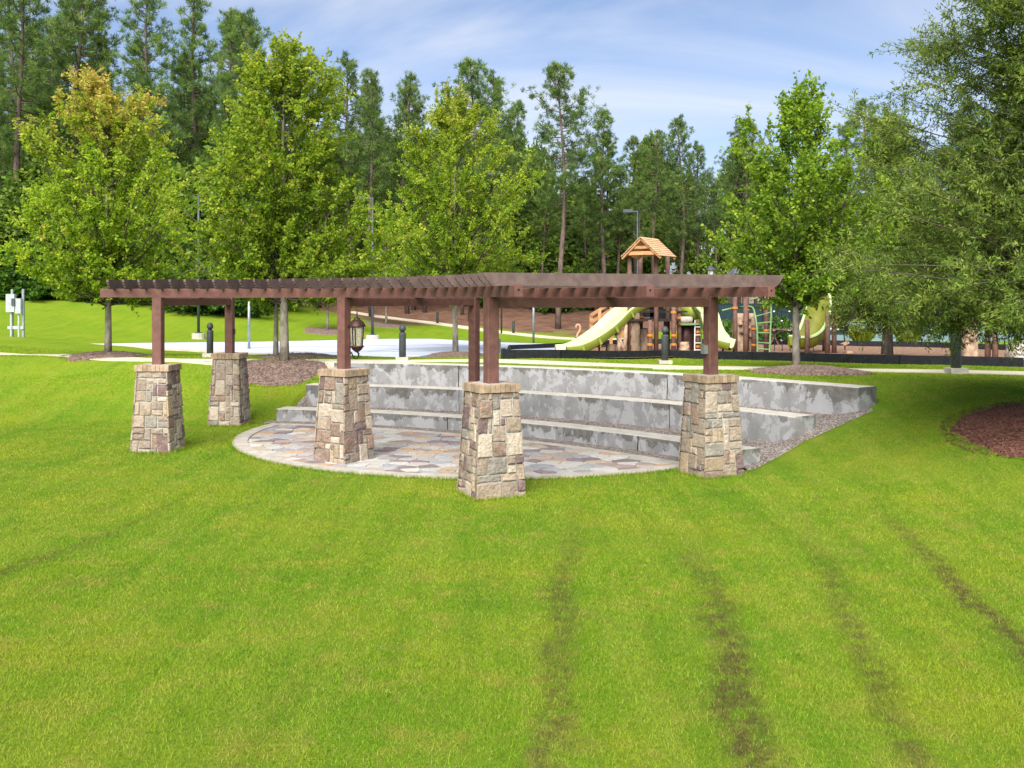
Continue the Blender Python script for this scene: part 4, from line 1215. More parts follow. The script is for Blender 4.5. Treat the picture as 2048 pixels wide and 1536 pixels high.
for (x0, y0), (x1, y1) in (((1227, 660), (1250, 702)), ((1252, 650), (1248, 703)), ((1236, 668), (1238, 704))):
    MB().tube([W(x0, y0, 36.9), W((x0+x1)/2+1, (y0+y1)/2, 36.85), W(x1, y1, 36.8)], [.06, .075, .08], 8).build('branch_post', M['rock'], tower, True)
MB().lathe([(.02, -.02), (.2, -.02), (.2, .02), (.02, .02)], (0, 0, 0), 14)
c = W(1242, 668, 37.0)
MB().tube([(c.x, 36.85, c.z), (c.x, 37.1, c.z)], .15, 14).build('log_end', M['plank'], tower)
# straight wave slide, double width
pth = spline([W(1282, 609, 38.0), W(1262, 617, 37.7), W(1240, 633, 37.4), W(1212, 660, 37.0), W(1180, 683, 36.6), W(1150, 698, 36.3), W(1122, 702, 36.1)], 7)
wd = .52
prof = [(-wd-.03, .14), (-wd, .21), (-wd+.05, .20), (-wd+.09, .03), (-.06, 0), (0, .05), (.06, 0), (wd-.09, .03), (wd-.05, .20), (wd, .21), (wd+.03, .14)]
V, Fc = sweep(pth, prof)
sl = MB().add(V, Fc).build('slide_bed', M['lime'], tower, True)
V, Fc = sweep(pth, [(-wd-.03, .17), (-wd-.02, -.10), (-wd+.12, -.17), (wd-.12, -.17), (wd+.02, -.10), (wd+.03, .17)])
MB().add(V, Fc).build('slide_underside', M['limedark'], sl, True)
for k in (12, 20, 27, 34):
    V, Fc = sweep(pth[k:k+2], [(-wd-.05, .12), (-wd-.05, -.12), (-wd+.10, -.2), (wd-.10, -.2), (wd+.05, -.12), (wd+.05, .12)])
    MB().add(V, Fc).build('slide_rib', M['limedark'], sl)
for k in (24, 36):
    MB().tube([pth[k] - Vector((0,0,.15)), (pth[k].x, pth[k].y, tz(pth[k].x, pth[k].y)-.1)], .035, 8).build('slide_leg', M['darkiron'], sl)
# curved slide on the right
pth = spline([W(1378, 612, 38.2), W(1398, 617, 37.7), W(1412, 632, 37.2), W(1420, 655, 36.9), W(1428, 675, 36.6), W(1442, 690, 36.2), W(1462, 697, 36.0)], 7)
wd = .33
prof = [(-wd-.02, .2), (-wd, .33), (-wd+.04, .32), (-wd+.1, .06), (0, 0), (wd-.1, .06), (wd-.04, .32), (wd, .33), (wd+.02, .2)]
V, Fc = sweep(pth, prof)
sl2 = MB().add(V, Fc).build('slide_bed', M['lime'], tower, True)
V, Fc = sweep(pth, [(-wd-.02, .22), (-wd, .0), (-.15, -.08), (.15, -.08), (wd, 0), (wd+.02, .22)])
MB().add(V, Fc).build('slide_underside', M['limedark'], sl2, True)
MB().tube([W(1446, 694, 36.3), W(1446, 712, 36.3)], .035, 8).build('slide_leg', M['darkiron'], sl2)
c = W(1386, 622, 38.0)
MB().lathe([(.1, -.32), (.42, -.28), (.5, 0), (.42, .25), (.1, .3)], c, 16).build('slide_hood', M['limedark'], tower, True)
# arched ladder
def arch(parent, A, B, rungs, m_=M['gtube'], rad=.026):
    a, b = spline(A, 8), spline(B, 8)
    MB().tube(a, rad, 8).build('ladder_rail', m_, parent, True); MB().tube(b, rad, 8).build('ladder_rail', m_, parent, True)
    for t in rungs:
        i = int(t*(len(a)-1)); MB().tube([a[i], b[i]], rad*.75, 6).build('rung', m_, parent)
arch(tower, [W(1383, 615, 37.6), W(1396, 630, 37.3), W(1402, 655, 37.2), W(1403, 704, 37.2)], [W(1391, 614, 37.0), W(1406, 632, 36.8), W(1411, 656, 36.7), W(1412, 706, 36.7)], (.15, .3, .45, .6, .75, .88))
MB().tube([W(1390, 640, 37.3), W(1389, 705, 37.3)], .022, 6).build('ladder_rail', M['white'], tower)
for y in (654, 670, 686, 700): MB().tube([W(1389, y, 37.3), W(1402, y, 37.2)], .018, 6).build('rung', M['white'], tower)
# plank stair with cedar rails
st = thing('wooden_stair', W(1200, 690, 42), 'orange cedar stair rails left of the tower', 'stair')
for a, b in (((1181, 631), (1226, 603)), ((1181, 645), (1226, 617)), ((1181, 659), (1226, 631))):
    MB().bar(W(*a, 42), W(*b, 42.3), .05, .13).build('handrail', M['plank'], st)
for x, y0, y1 in ((1182, 628, 694), (1199, 618, 694), (1222, 606, 694)):
    MB().bar(W(x, y0, 42.1), W(x, y1, 42.1), .13, .13).build('baluster_post', M['plank'], st)
for k in range(6):
    a = W(1184+k*7, 690-k*7, 42.5); MB().box(a.x, a.x+.3, 42.2, 43.3, a.z-.05, a.z).build('tread', M['plank'], st)
# little hooked spring pole by the slide
sp_ = thing('hooked_pole', W(1155, 690, 40), 'thin tan hooked pole beside the foot of the wide slide', 'play pole')
MB().tube(spline([W(1153, 690, 40), W(1154, 672, 40), W(1160, 660, 40), W(1159, 651, 40), W(1154, 650, 40), W(1152, 655, 40)], 6), .05, 8).build('hook', M['pod'], sp_, True)
MB().tube([W(1153, 692, 40), W(1154, 674, 40)], .07, 8).build('foot', M['log'], sp_)
# wood stump seats
for i, (x, y, lb) in enumerate(((1222, 704, 'brown log stump left of the play tower'),)):
    a = W(x, y, 37.0); s_ = thing('log_stump', (a.x, a.y, tz(a.x, a.y)), lb, 'stump')
    MB().lathe([(.2, -.1), (.19, .36), (.17, .38)], (0,0,0), 12).build('stump_side', M['stump'], s_, True, True)
    MB().lathe([(.165, .375), (.165, .385)], (0,0,0), 12).build('stump_top', M['plank'], s_, False, True)

# second structure: climbing wall, arches, net, tall shell slide
c0 = W(1500, 706, 37.0)
climb = thing('climbing_frame', (c0.x, c0.y, tz(c0.x, c0.y)), 'climbing frame with tan rock wall, green arch ladder and black net', 'climbing frame')
for x, d, yt, cl in ((1470, 36.6, 596, (616,)), (1491, 36.4, 596, ()), (1493, 38.4, 530, (534, 619)), (1507, 37.8, 650, (658, 690)), (1532, 36.8, 597, (616, 661)), (1614, 36.2, 640, ()), (1655, 36.2, 625, ()), (1649, 38.5, 640, ()), (1668, 36.4, 625, ())):
    log_post(climb, x, d, yt, cl)
rk = rough('rock_wall', 1463, 1512, 627, 693, 38.8, .28, M['rock'], climb, .05, 6, .16)
for x, y in ((1481, 648), (1499, 636), (1497, 655), (1484, 664), (1503, 672), (1489, 640)):
    a = W(x, y, 38.45); MB().lathe([(.02, -.06), (.09, -.03), (.1, .03), (.03, .06)], a, 10).build('hand_hold', M['rock'] if x % 2 else M['stump'], rk)
arch(climb, [W(1478, 615, 37.2), W(1503, 614, 36.9), W(1510, 630, 36.7), W(1514, 660, 36.5), W(1515, 706, 36.4)], [W(1500, 600, 36.9), W(1536, 592, 36.7), W(1542, 620, 36.5), W(1541, 660, 36.4), W(1539, 708, 36.2)], (.55, .68, .8, .9, .96), M['gtube'], .034)
MB().tube([W(1444, 621, 37), W(1470, 615, 37)], .03, 8).build('overhead_bar', M['gtube'], climb)
MB().bar(W(1474, 615, 37.1), W(1532, 616, 37.0), .05, .07).build('overhead_bar', M['darkiron'], climb)
for i in range(6):
    x = 1548 + i*15.5
    MB().tube(spline([W(x-1, 604, 39.5), W(x, 650, 39.3), W(x+1, 702, 38.8)], 4), .017, 5).build('rope', M['rope'], climb)
for j, y in enumerate((622, 641, 660, 680)):
    MB().tube(spline([W(1540, y-1, 39.4), W(1585, y+3, 39.3), W(1628, y, 39.3)], 4), .017, 5).build('rope', M['rope'], climb)
    for i in range(0, 6):
        if (i + j) % 2: continue
        a = W(1548 + i*15.5, y+1, 39.25); MB().lathe([(.02, -.035), (.05, 0), (.02, .035)], a, 8).build('rope_joint', M['white'], climb)
# tall olive shell (back of a slide)
pth = spline([W(1632, 600, 38.5), W(1636, 622, 38.0), W(1634, 650, 37.6), W(1624, 678, 37.2), W(1606, 691, 36.9), W(1588, 692, 36.8)], 7)
wd = .45
V, Fc = sweep(pth, [(-wd, .34), (-wd-.02, .0), (-wd+.12, -.1), (wd-.12, -.1), (wd+.02, 0), (wd, .34)])
shl = MB().add(V, Fc).build('slide_shell', M['olive'], climb, True)
V, Fc = sweep(pth, [(-wd-.005, .35), (-wd+.06, .34), (-wd+.14, .02), (wd-.14, .02), (wd-.06, .34), (wd+.005, .35)])
MB().add(V, Fc).build('slide_bed', M['olive'], shl, True)
for s_ in (-1, 1):
    V, Fc = sweep(pth, [(s_*(wd+.03), .30), (s_*(wd+.03), .39), (s_*(wd-.05), .39), (s_*(wd-.05), .30)])
    MB().add(V, Fc).build('slide_rim', M['lime'], shl, True)
for x, y, r_ in ((1675, 633, 0), (1679, 651, 25), (1690, 687, -22), (1697, 704, 0)):
    a = W(x, y, 36.3); Mx = Matrix.Translation(a) @ Matrix.Rotation(R(r_), 4, 'Y')
    MB().box(-.11, .11, -.16, .16, -.035, .035, Mx).build('step_pod', M['pod'], climb)
MB().tube(spline([W(1668, 628, 36.4), W(1686, 660, 36.5), W(1690, 700, 36.4)], 5), .02, 6).build('pod_cable', M['rope'], climb)
# right-hand tan rock tower and log posts
rt = W(1937, 700, 33.5)
rock2 = thing('rock_tower', (rt.x, rt.y, tz(rt.x, rt.y)), 'tan cast rock climbing block behind the large oak', 'climbing rock')
rb = rough('rock_block', 1918, 1952, 636, 706, 33.5, .4, M['rock'], rock2, .07, 9, .12)
for x, y in ((1930, 662), (1944, 680), (1928, 686)):
    a = W(x, y, 33.1); MB().lathe([(.02, -.05), (.08, -.02), (.09, .03), (.03, .05)], a, 10).build('hand_hold', M['stump'], rb)
lp = W(1982, 710, 31)
logs = thing('log_balance_posts', (lp.x, lp.y, tz(lp.x, lp.y)), 'pair of brown log posts at the right end of the playground', 'log posts')
for x, d, yt in ((1975, 31, 664), (1990, 30.6, 664)): log_post(logs, x, d, yt)
MB().bar(W(1970, 668, 31), W(1994, 667, 30.6), .12, .08).build('cross_log', M['rock'], logs)
for i, (x0, x1, y0, y1, d, lb) in enumerate(((2014, 2052, 688, 718, 29.5, 'pale boulder at the right end of the play surface'), (2040, 2080, 680, 716, 30.5, 'taller pale boulder at the right edge of the picture'))):
    o = rough('boulder', x0, x1, y0, y1, d, .45, M['boulder'], None, .13, 20+i, .35); tag(o, lb, 'boulder', 'pale boulders by the playground')
lg = W(1810, 700, 38)

# lamp post with lantern head
lp = W(1422, 690, 47)
lamp = thing('lamp_post', (lp.x, lp.y, tz(lp.x, lp.y)), 'lamp post with pale lantern head showing above the pergola', 'lamp post')
top = W(1422, 552, 47).z; k = 47/F
MB().tube([(lp.x, 47, tz(lp.x, 47)-.1), (lp.x, 47, top)], [.07, .05], 10).build('post', M['darksteel'], lamp, True)
MB().lathe([(.11, 0), (.17, 12*k)], (lp.x, 47, top), 6).build('lantern_glass', M['white'], lamp)
for q_ in range(6):
    a = q_*math.pi/3; MB().bar((lp.x+.115*math.cos(a), 47+.115*math.sin(a), top), (lp.x+.175*math.cos(a), 47+.175*math.sin(a), top+12*k), .022, .022).build('lantern_bar', M['darksteel'], lamp)
MB().lathe([(.27, 12*k), (.26, 13*k), (.1, 18*k), (.02, 20*k), (.01, 22*k)], (lp.x, 47, top), 10).build('lantern_roof', M['darksteel'], lamp, True)

# ------------------------------------------------------------------ tennis court fence, nets, surfaces, houses
def fence(x0, x1, d0, d1, ytop, ybot, n, label):
    a, b = W(x0, ybot, d0), W(x1, ybot, d1)
    t = thing('court_fence', (a.x, a.y, tz(a.x, a.y)), label, 'fence', 'windscreened fences round the tennis courts')
    for i in range(n+1):
        p = a.lerp(b, i/n); zb = tz(p.x, p.y); zt = W(x0 + (x1-x0)*i/n, ytop, d0 + (d1-d0)*i/n).z
        MB().tube([(p.x, p.y, zb-.1), (p.x, p.y, zt)], .045, 8).build('fence_post', M['black'], t)
        if i < n:
            q = a.lerp(b, (i+1)/n); z2 = tz(q.x, q.y); zt2 = W(x0 + (x1-x0)*(i+1)/n, ytop, d0 + (d1-d0)*(i+1)/n).z
            e = (q-p).normalized()*.05
            V = [(p.x+e.x, p.y+e.y, zb+.05), (q.x-e.x, q.y-e.y, z2+.05), (q.x-e.x, q.y-e.y, zt2-.06), (p.x+e.x, p.y+e.y, zt-.06)]
            V += [(x, y+.02, z) for x, y, z in V]
            MB().add(V, [(0,1,2,3),(7,6,5,4),(0,4,5,1),(1,5,6,2),(2,6,7,3),(3,7,4,0)]).build('windscreen', M['screen'], t)
            MB().tube([(p.x, p.y, zt-.03), (q.x, q.y, zt2-.03)], .025, 6).build('top_rail', M['black'], t)
fence(1436, 1640, 72, 74, 607, 665, 7, 'dark green windscreen fence behind the climbing frame')
fence(1650, 2060, 74, 70, 612, 668, 12, 'dark green windscreen fence behind the oaks at the right')
tc_ = [W(1500, 676, 50), W(2150, 684, 47), W(2250, 655, 70), W(1440, 655, 71)]
sheet('tennis_court', [(p.x, p.y) for p in tc_], .03, M['tennis'], 'blue green tennis court surface beyond the playground')
def net(x0, x1, d, ytop, ybot, label):
    a, b = W(x0, ybot, d), W(x1, ybot, d)
    t = thing('tennis_net', (a.x, a.y, tz(a.x, a.y)), label, 'net', 'tennis nets beyond the playground')
    zt = W(x0, ytop, d).z; za = tz(a.x, a.y)
    MB().box(a.x, b.x, d-.04, d+.04, zt-.08, zt).build('white_band', M['white'], t)
    MB().box(a.x, b.x, d-.01, d+.01, za, zt-.082).build('netting', M['screen'], t)
    for p in (a, b): MB().tube([(p.x, d, tz(p.x, d)-.1), (p.x, d, zt+.03)], .05, 8).build('net_post', M['darksteel'], t)
net(1542, 1600, 58, 657, 680, 'tennis net with white band behind the rope net')
net(1658, 1872, 56, 657, 682, 'long tennis net with white band behind the young oak')
# park bench behind the rope net
bp = W(1570, 690, 44)
bench = thing('picnic_bench', (bp.x, bp.y, tz(bp.x, bp.y)), 'dark bench table behind the black rope net', 'bench')
MB().box(bp.x-.9, bp.x+.7, 43.7, 44.4, tz(bp.x, 44)+.7, tz(bp.x, 44)+.76).build('table_top', M['log'], bench)
for s in (-.5, .35):
    MB().bar((bp.x+s-.2, 44, tz(bp.x, 44)), (bp.x+s+.15, 44, tz(bp.x, 44)+.7), .07, .07).build('leg', M['log'], bench)
    MB().bar((bp.x+s+.25, 44, tz(bp.x, 44)), (bp.x+s-.1, 44, tz(bp.x, 44)+.7), .06, .06).build('leg', M['log'], bench)
def house(x0, x1, yr, ye, d, label, hip=False):
    a, b = W(x0, ye, d), W(x1, ye, d); zr = W(x0, yr, d).z; ze = a.z; zb = tz((a.x+b.x)/2, d+5) - .3
    t = thing('house', ((a.x+b.x)/2, d+5, zb), label, 'house', 'houses beyond the wood')
    dep = 9
    MB().box(a.x+.4, b.x-.4, d+.4, d+dep-.4, zb, ze-.03).build('wall', M['siding'], t)
    ins = (b.x-a.x)*.32 if hip else 0
    V = [(a.x, d, ze), (b.x, d, ze), (b.x, d+dep, ze), (a.x, d+dep, ze), (a.x+ins, d+dep/2, zr), (b.x-ins, d+dep/2, zr)]
    rf = MB().add(V, [(0,1,5,4),(2,3,4,5),(1,2,5),(3,0,4),(3,2,1,0)]).build('roof', M['shingle'], t)
    n = max(2, int((b.x-a.x)/2.6))
    for k in range(n if x0 < 1400 else 0):
        x = a.x + (b.x-a.x)*(k+.5)/n
        w_ = MB().box(x-.5, x+.5, d+.36, d+.42, ze-2.0, ze-.6).build('window', M['white'], t)
        MB().box(x-.42, x+.42, d+.33, d+.35, ze-1.92, ze-.68).build('pane', M['glass'], w_)
house(1285, 1390, 500, 556, 104, 'far house with grey shingle roof seen through the playhouse posts', True)
house(1462, 1556, 529, 572, 96, 'far house with blue grey hip roof left of the young maple', True)

# ------------------------------------------------------------------ trees
def unit(A): return A / np.maximum(np.linalg.norm(A, axis=-1, keepdims=True), 1e-9)
def leaf_mesh(name, P, D, S, Wd, tint, tip, material, rg, fold=.25, rand=1.0):
    """one folded four-cornered blade per leaf"""
    n = len(P)
    side = unit(np.cross(D, rg.normal(size=(n, 3))*rand + np.array([0, 0, 1.0])))
    up = np.cross(side, D)
    S = S[:, None]; Wd = Wd[:, None]
    m_ = P + D*S*.45
    V = np.stack([P, m_ + side*Wd + up*Wd*fold, P + D*S, m_ - side*Wd + up*Wd*fold], 1).reshape(-1, 3)
    me = bpy.data.meshes.new(name)
    me.vertices.add(4*n); me.vertices.foreach_set('co', V.astype(np.float32).ravel())
    me.loops.add(4*n); me.loops.foreach_set('vertex_index', np.arange(4*n, dtype=np.int32))
    me.polygons.add(n); me.polygons.foreach_set('loop_start', np.arange(0, 4*n, 4, dtype=np.int32))
    for nm, val in (('tint', tint), ('tip', tip)):
        if val is None: continue
        a = me.attributes.new(nm, 'FLOAT', 'FACE'); a.data.foreach_set('value', np.clip(val, 0, 1).astype(np.float32))
    me.materials.append(material); me.update(calc_edges=True)
    return me
def broad_tree(h, cb, rw, seed, nspray=170, ntwig=13, nleaf=22, ls=.092, lw=.034, brad=.8, env=None, lift=.9, trunk_r=.12, tipfrac=0.0, twig=(.28, .55), lumps=.35, droop=0.0, leaf_m=None, bark=None, lean=(0, 0), sphere=1.0, forks=0):
    """trunk and crown meshes of a leafy tree in its own coordinates"""
    rg = np.random.default_rng(seed); rs = random.Random(seed)
    env = env or ([0, .12, .38, .68, .88, 1], [.50, .86, 1, .74, .42, .10])
    wood = MB(); limbs = MB()
    tp = []; nseg = 9
    for k in range(nseg+1):
        t = k/nseg
        tp.append(Vector((lean[0]*t + .03*h*.12*math.sin(t*5+seed), lean[1]*t + .03*h*.12*math.cos(t*4+seed*2), h*.92*t - .15*(k == 0))))
    wood.tube(tp, [trunk_r*(1.15 if k == 0 else 1)*(1 - .88*k/nseg) + .006 for k in range(nseg+1)], 9)
    def trunk_at(z):
        t = min(max(z/(h*.92), 0), 1)*nseg; i = min(int(t), nseg-1); return tp[i].lerp(tp[i+1], t-i)
    ph = rg.random(6)*6.28
    Ps, Ds, Ts, Tp = [], [], [], []
    for s in range(nspray):
        t = 1 - (1 - (s+.5)/nspray)**.85
        t = min(max(t + rg.normal()*.03, 0.0), 1)
        az = s*2.39996 + rg.normal()*.35
        lump = 1 + lumps*(.5*math.sin(3*az+ph[0]+t*7) + .5*math.sin(2*az+ph[1]-t*9) + .4*math.sin(5*az+ph[2]+t*13))
        u = (rg.random()**.5)*.72 + .30
        rad = rw*np.interp(t, *env)*u*lump
        z = cb + (h-cb)*t + (rg.random()*.06*h if t > .7 else 0)
        zs = max(z - rad*lift*rs.uniform(.75, 1.25) - .2, min(cb*.80 + rs.uniform(0, .3 + .13*(h-cb)), max(z - .15, cb*.8)))
        a = trunk_at(min(zs, h*.85)); tipv = Vector((trunk_at(z).x + rad*math.cos(az), trunk_at(z).y + rad*math.sin(az), z))
        mid = a.lerp(tipv, .5) + Vector((0, 0, -.10*rad + .0))
        if droop: tipv.z -= droop*rad*.35; mid.z += droop*rad*.15
        path = [a, a.lerp(mid, .55), mid, mid.lerp(tipv, .55) + Vector((0, 0, .03)), tipv]
        br = (.010 + .007*rad)*brad
        limbs.tube(path, [br*1.4, br, br*.75, br*.5, .005], 5, False)
        P_ = np.array([tuple(p) for p in path])
        nt_ = ntwig
        f0 = (.12 if s % 5 < 2 else .36) if rad > .8 else .05
        ft = f0 + (1-f0)*np.sqrt(rg.random(nt_))
        x = ft*4; i = np.minimum(x.astype(int), 3); fr_ = (x-i)[:, None]
        o = P_[i]*(1-fr_) + P_[i+1]*fr_
        bd = unit(P_[i+1]-P_[i])
        td = unit(bd*.55 + rg.normal(size=(nt_, 3))*.5 + np.array([0, 0, .32 - droop*.5]))
        tl = rg.uniform(*twig, nt_)
        for k in range(nt_):
            limbs.tube([Vector(o[k]), Vector(o[k] + td[k]*tl[k])], [.0055, .002], 3, False)
            q = rg.random(nleaf)
            pos = o[k] + td[k]*(tl[k]*q)[:, None] + rg.normal(size=(nleaf, 3))*.045*ls/.15
            dr = unit(td[k]*.55 + rg.normal(size=(nleaf, 3))*.6 + np.array([0, 0, -.22]))
            Ps.append(pos); Ds.append(dr)
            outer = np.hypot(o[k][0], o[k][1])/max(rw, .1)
            base = .30 + .22*rg.normal() + .22*t + .16*outer  # lighter toward the crown's top and outside, besides the random spread
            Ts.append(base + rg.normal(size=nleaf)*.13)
            tv = tipfrac*np.clip((t-.66)*3.0, 0, 1)*(rg.random() < .75)*(.4+.6*q)
            if tipfrac and rg.random() < .012: tv = tv + .4
            Tp.append(np.broadcast_to(tv, (nleaf,)) + 0*q)
    P = np.concatenate(Ps); D = np.concatenate(Ds)
    n = len(P)
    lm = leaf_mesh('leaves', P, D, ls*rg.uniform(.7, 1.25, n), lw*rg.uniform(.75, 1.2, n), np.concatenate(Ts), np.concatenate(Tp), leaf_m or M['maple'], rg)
    return wood.mesh('trunk', bark or M['barkm'], smooth=True), lm, limbs.mesh('branches', M['branch'], smooth=True)
def plant(name, meshes, p, label, cat, group=None, rz=0, sc=(1, 1, 1)):
    t = thing(name, p, label, cat, group)
    t.rotation_euler.z = rz; t.scale = sc
    for nm, me in zip(('trunk', 'crown', 'branches'), meshes): link(nm, me, t)
    return t
def maple(p, yb, ytop, yc, xw, label, seed, name='maple_tree', cat='tree', grp='young maples round the seat walls', **kw):
    k = F/p.y
    h = (yb - ytop)/k; cb = (yb - yc)/k; rw = xw/k/2
    ms = broad_tree(h, cb, rw, seed, **kw)
    return plant(name, ms, p, label, cat, grp)
ENVM = ([0, .10, .32, .6, .82, .95, 1], [.62, .92, 1.0, .86, .62, .38, .14])
maple(T1, 712, 182, 590, 345, 'leftmost maple, its top leaves turning orange', 101, nspray=210, tipfrac=1.0, lumps=.5, env=ENVM, trunk_r=.10)
maple(T2, 727, 112, 585, 345, 'tallest maple, yellow green, on the broad mulch ring', 102, nspray=240, tipfrac=.14, lumps=.5, env=ENVM, trunk_r=.12)
maple(T3, 711, 205, 575, 335, 'middle maple at the court edge with a few orange top leaves', 103, nspray=220, tipfrac=.32, lumps=.5, env=ENVM, trunk_r=.105, leaf_m=M['maple'])
maple(T4, 742, 205, 598, 305, 'open green maple on the right behind the topmost seat wall', 104, nspray=135, env=([0, .2, .4, .65, .85, 1], [.38, .72, 1.0, .88, .6, .18]), trunk_r=.088, lumps=.6, leaf_m=M['maple2'], lift=1.2)
maple(T2B, 714, 420, 600, 175, 'slender maple with a low fork just behind the tallest maple', 105, nspray=70, trunk_r=.075, leaf_m=M['maple2'])
pa = hit(655, 662); pb = hit(772, 650)
maple(pa, 662, 470, 598, 130, 'young maple on the straw slope behind the sport court', 106, nspray=60, ntwig=8, nleaf=10, ls=.22, lw=.075, trunk_r=.07, grp='small trees on the slope')
maple(pb, 650, 455, 596, 130, 'small slope tree just right of the floodlight footing', 107, nspray=60, ntwig=8, nleaf=10, ls=.22, lw=.075, trunk_r=.08, grp='small trees on the slope')
mulch_disc(pa, 1.5, 2.4, .06, M['mulch'], 'straw ring round the young slope maple', 31)
mulch_disc(pb, 1.6, 2.6, .06, M['mulch'], 'straw ring round the small tree by the floodlight', 32)
# willow oaks
k5 = F/T5.y
ms = broad_tree((720-235)/k5, (720-655)/k5, 90/k5, 201, nspray=210, ntwig=14, nleaf=20, ls=.125, lw=.018, env=([0, .2, .5, .8, 1], [.9, 1, .8, .5, .12]), trunk_r=.17, leaf_m=M['oak'], bark=M['barko'], droop=.3, twig=(.3, .6), lumps=.5, brad=.6)
plant('willow_oak', ms, T5, 'smaller willow oak with its trunk in the mulch by the black border', 'tree', 'willow oaks at the right')
k6 = F/T6.y
ms = broad_tree((850+170)/k6, (850-635)/k6, 395/k6, 202, nspray=620, ntwig=16, nleaf=30, ls=.088, lw=.0115, env=([0, .1, .3, .5, .7, .85, 1], [.72, .98, 1.0, .88, .74, .58, .3]), trunk_r=.17, leaf_m=M['oak'], bark=M['barko'], droop=.45, twig=(.28, .66), lumps=.45, lift=.6, brad=.42)
plant('willow_oak', ms, T6, 'large fine-leaved willow oak filling the right side', 'tree', 'willow oaks at the right')

# pines
def pine_meshes(seed, h=20.0, cbf=.45, wid=1.0, nb=58, dense=1.0):
    rg = np.random.default_rng(seed); wood = MB()
    tp = [Vector((.25*math.sin(k*.8+seed), .25*math.cos(k*.6+seed), h*k/8 - .3*(k == 0))) for k in range(9)]
    wood.tube(tp, [.24*(1 - .9*k/8)+.02 for k in range(9)], 7)
    at = lambda z: tp[min(int(z/h*8), 7)].lerp(tp[min(int(z/h*8), 7)+1], z/h*8 - min(int(z/h*8), 7))
    Ps, Ds, Ts = [], [], []
    for b in range(nb):
        t = ((b+.5)/nb)**.9
        z = h*(cbf + (1-cbf)*t*.97)
        az = b*2.39996 + rg.normal()*.5
        ln = wid*np.interp(t, [0, .25, .6, .85, 1], [1.9, 3.0, 2.4, 1.5, .5])*rg.uniform(.45, 1.15)
        a = at(z); rise = np.interp(t, [0, .5, 1], [-.05, .25, .9])
        d = Vector((math.cos(az), math.sin(az), rise)).normalized()
        p1 = a + d*ln*.5 + Vector((0, 0, -.08*ln)); p2 = a + d*ln + Vector((0, 0, .12*ln))
        wood.tube([a, p1, p2], [.045, .03, .012], 4, False)
        ntf = int(15*dense*max(.5, ln/2.2))
        f_ = .25 + .75*np.sqrt(rg.random(ntf))
        A, B, C_ = np.array(a), np.array(p1), np.array(p2)
        o = np.where((f_ < .5)[:, None], A + (B-A)*(f_*2)[:, None], B + (C_-B)*((f_-.5)*2)[:, None])
        o = o + rg.normal(size=(ntf, 3))*np.array([.30, .30, .17])*max(.6, ln/2.4)
        nn = 24
        td = unit(np.array(d)*.5 + rg.normal(size=(ntf, 3))*.35 + np.array([0, 0, .55]))
        pos = np.repeat(o, nn, 0); dr = unit(np.repeat(td, nn, 0)*.75 + rg.normal(size=(ntf*nn, 3))*.55)
        Ps.append(pos + rg.normal(size=pos.shape)*.05); Ds.append(dr)
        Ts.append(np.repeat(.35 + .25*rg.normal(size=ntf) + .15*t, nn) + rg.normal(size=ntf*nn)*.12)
    for _ in range(8):       # dead stubs on the bare bole
        z = h*rg.uniform(.15, cbf); az = rg.random()*6.28; a = at(z)
        wood.tube([a, a + Vector((math.cos(az), math.sin(az), .15))*rg.uniform(.5, 1.3)], [.03, .008], 4, False)
    P = np.concatenate(Ps); D = np.concatenate(Ds); n = len(P)
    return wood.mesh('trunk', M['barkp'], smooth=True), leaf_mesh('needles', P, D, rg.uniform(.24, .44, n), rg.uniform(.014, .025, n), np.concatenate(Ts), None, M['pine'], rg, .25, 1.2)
PINES = [pine_meshes(301, cbf=.42), pine_meshes(302, cbf=.5, wid=.8), pine_meshes(303, cbf=.38, wid=1.1, nb=70), pine_meshes(304, cbf=.55, wid=.95, nb=46),
         pine_meshes(305, cbf=.3, wid=.72, nb=74), pine_meshes(306, cbf=.44, wid=1.25, nb=50, dense=1.35), pine_meshes(307, cbf=.15, wid=.85, nb=80)]
prn = random.Random(5)
def pine(x, ytop, d, kind, label, group):
    X = (x-1024)*d/F; zb = tz(X, d); h = H - (ytop-HZ)*d/F - zb; s = h/20
    return plant('pine_tree', PINES[kind], (X, d, zb), label, 'tree', group, prn.random()*6.28, (s*prn.uniform(.85, 1.05), s*prn.uniform(.85, 1.05), s))
named = [(40, -70, 66, 0, 'tall pine at the left edge with a bare trunk against the sky'), (160, -90, 70, 2, 'broad tall pine behind the leftmost maple'),
         (300, -25, 66, 0, 'tall pine rising behind the gap between the two left maples'), (388, -45, 72, 4, 'narrow open pine left of the tallest maple'), (452, 22, 70, 6, 'pine whose crown shows just left of the tallest maple top'),
         (565, 82, 76, 1, 'pine directly behind the tallest maple top'), (632, 112, 74, 3, 'round-topped pine just right of the tallest maple'), (695, 112, 78, 2, 'pine midway between the tallest and middle maples'),
         (742, 142, 74, 1, 'slim pine left of the middle maple with a long bare trunk'), (825, 150, 80, 0, 'dense pine behind the left shoulder of the middle maple'), (948, 122, 76, 5, 'spreading pine standing over the middle maple'),
         (1122, 130, 74, 5, 'lone tall pine with tiered branches against the sky'), (1208, 218, 80, 4, 'narrow pine just right of the lone tall pine'), (1310, 262, 84, 3, 'pine behind the playhouse roof, left one of a pair'), (1362, 236, 84, 2, 'dark dense pine behind the playhouse roof, right one of a pair'),
         (1492, 240, 90, 5, 'sparse pine just left of the open green maple')]
for x, yt, d, kd, lb in named: pine(x, yt, d, kd, lb, 'pines of the wood')
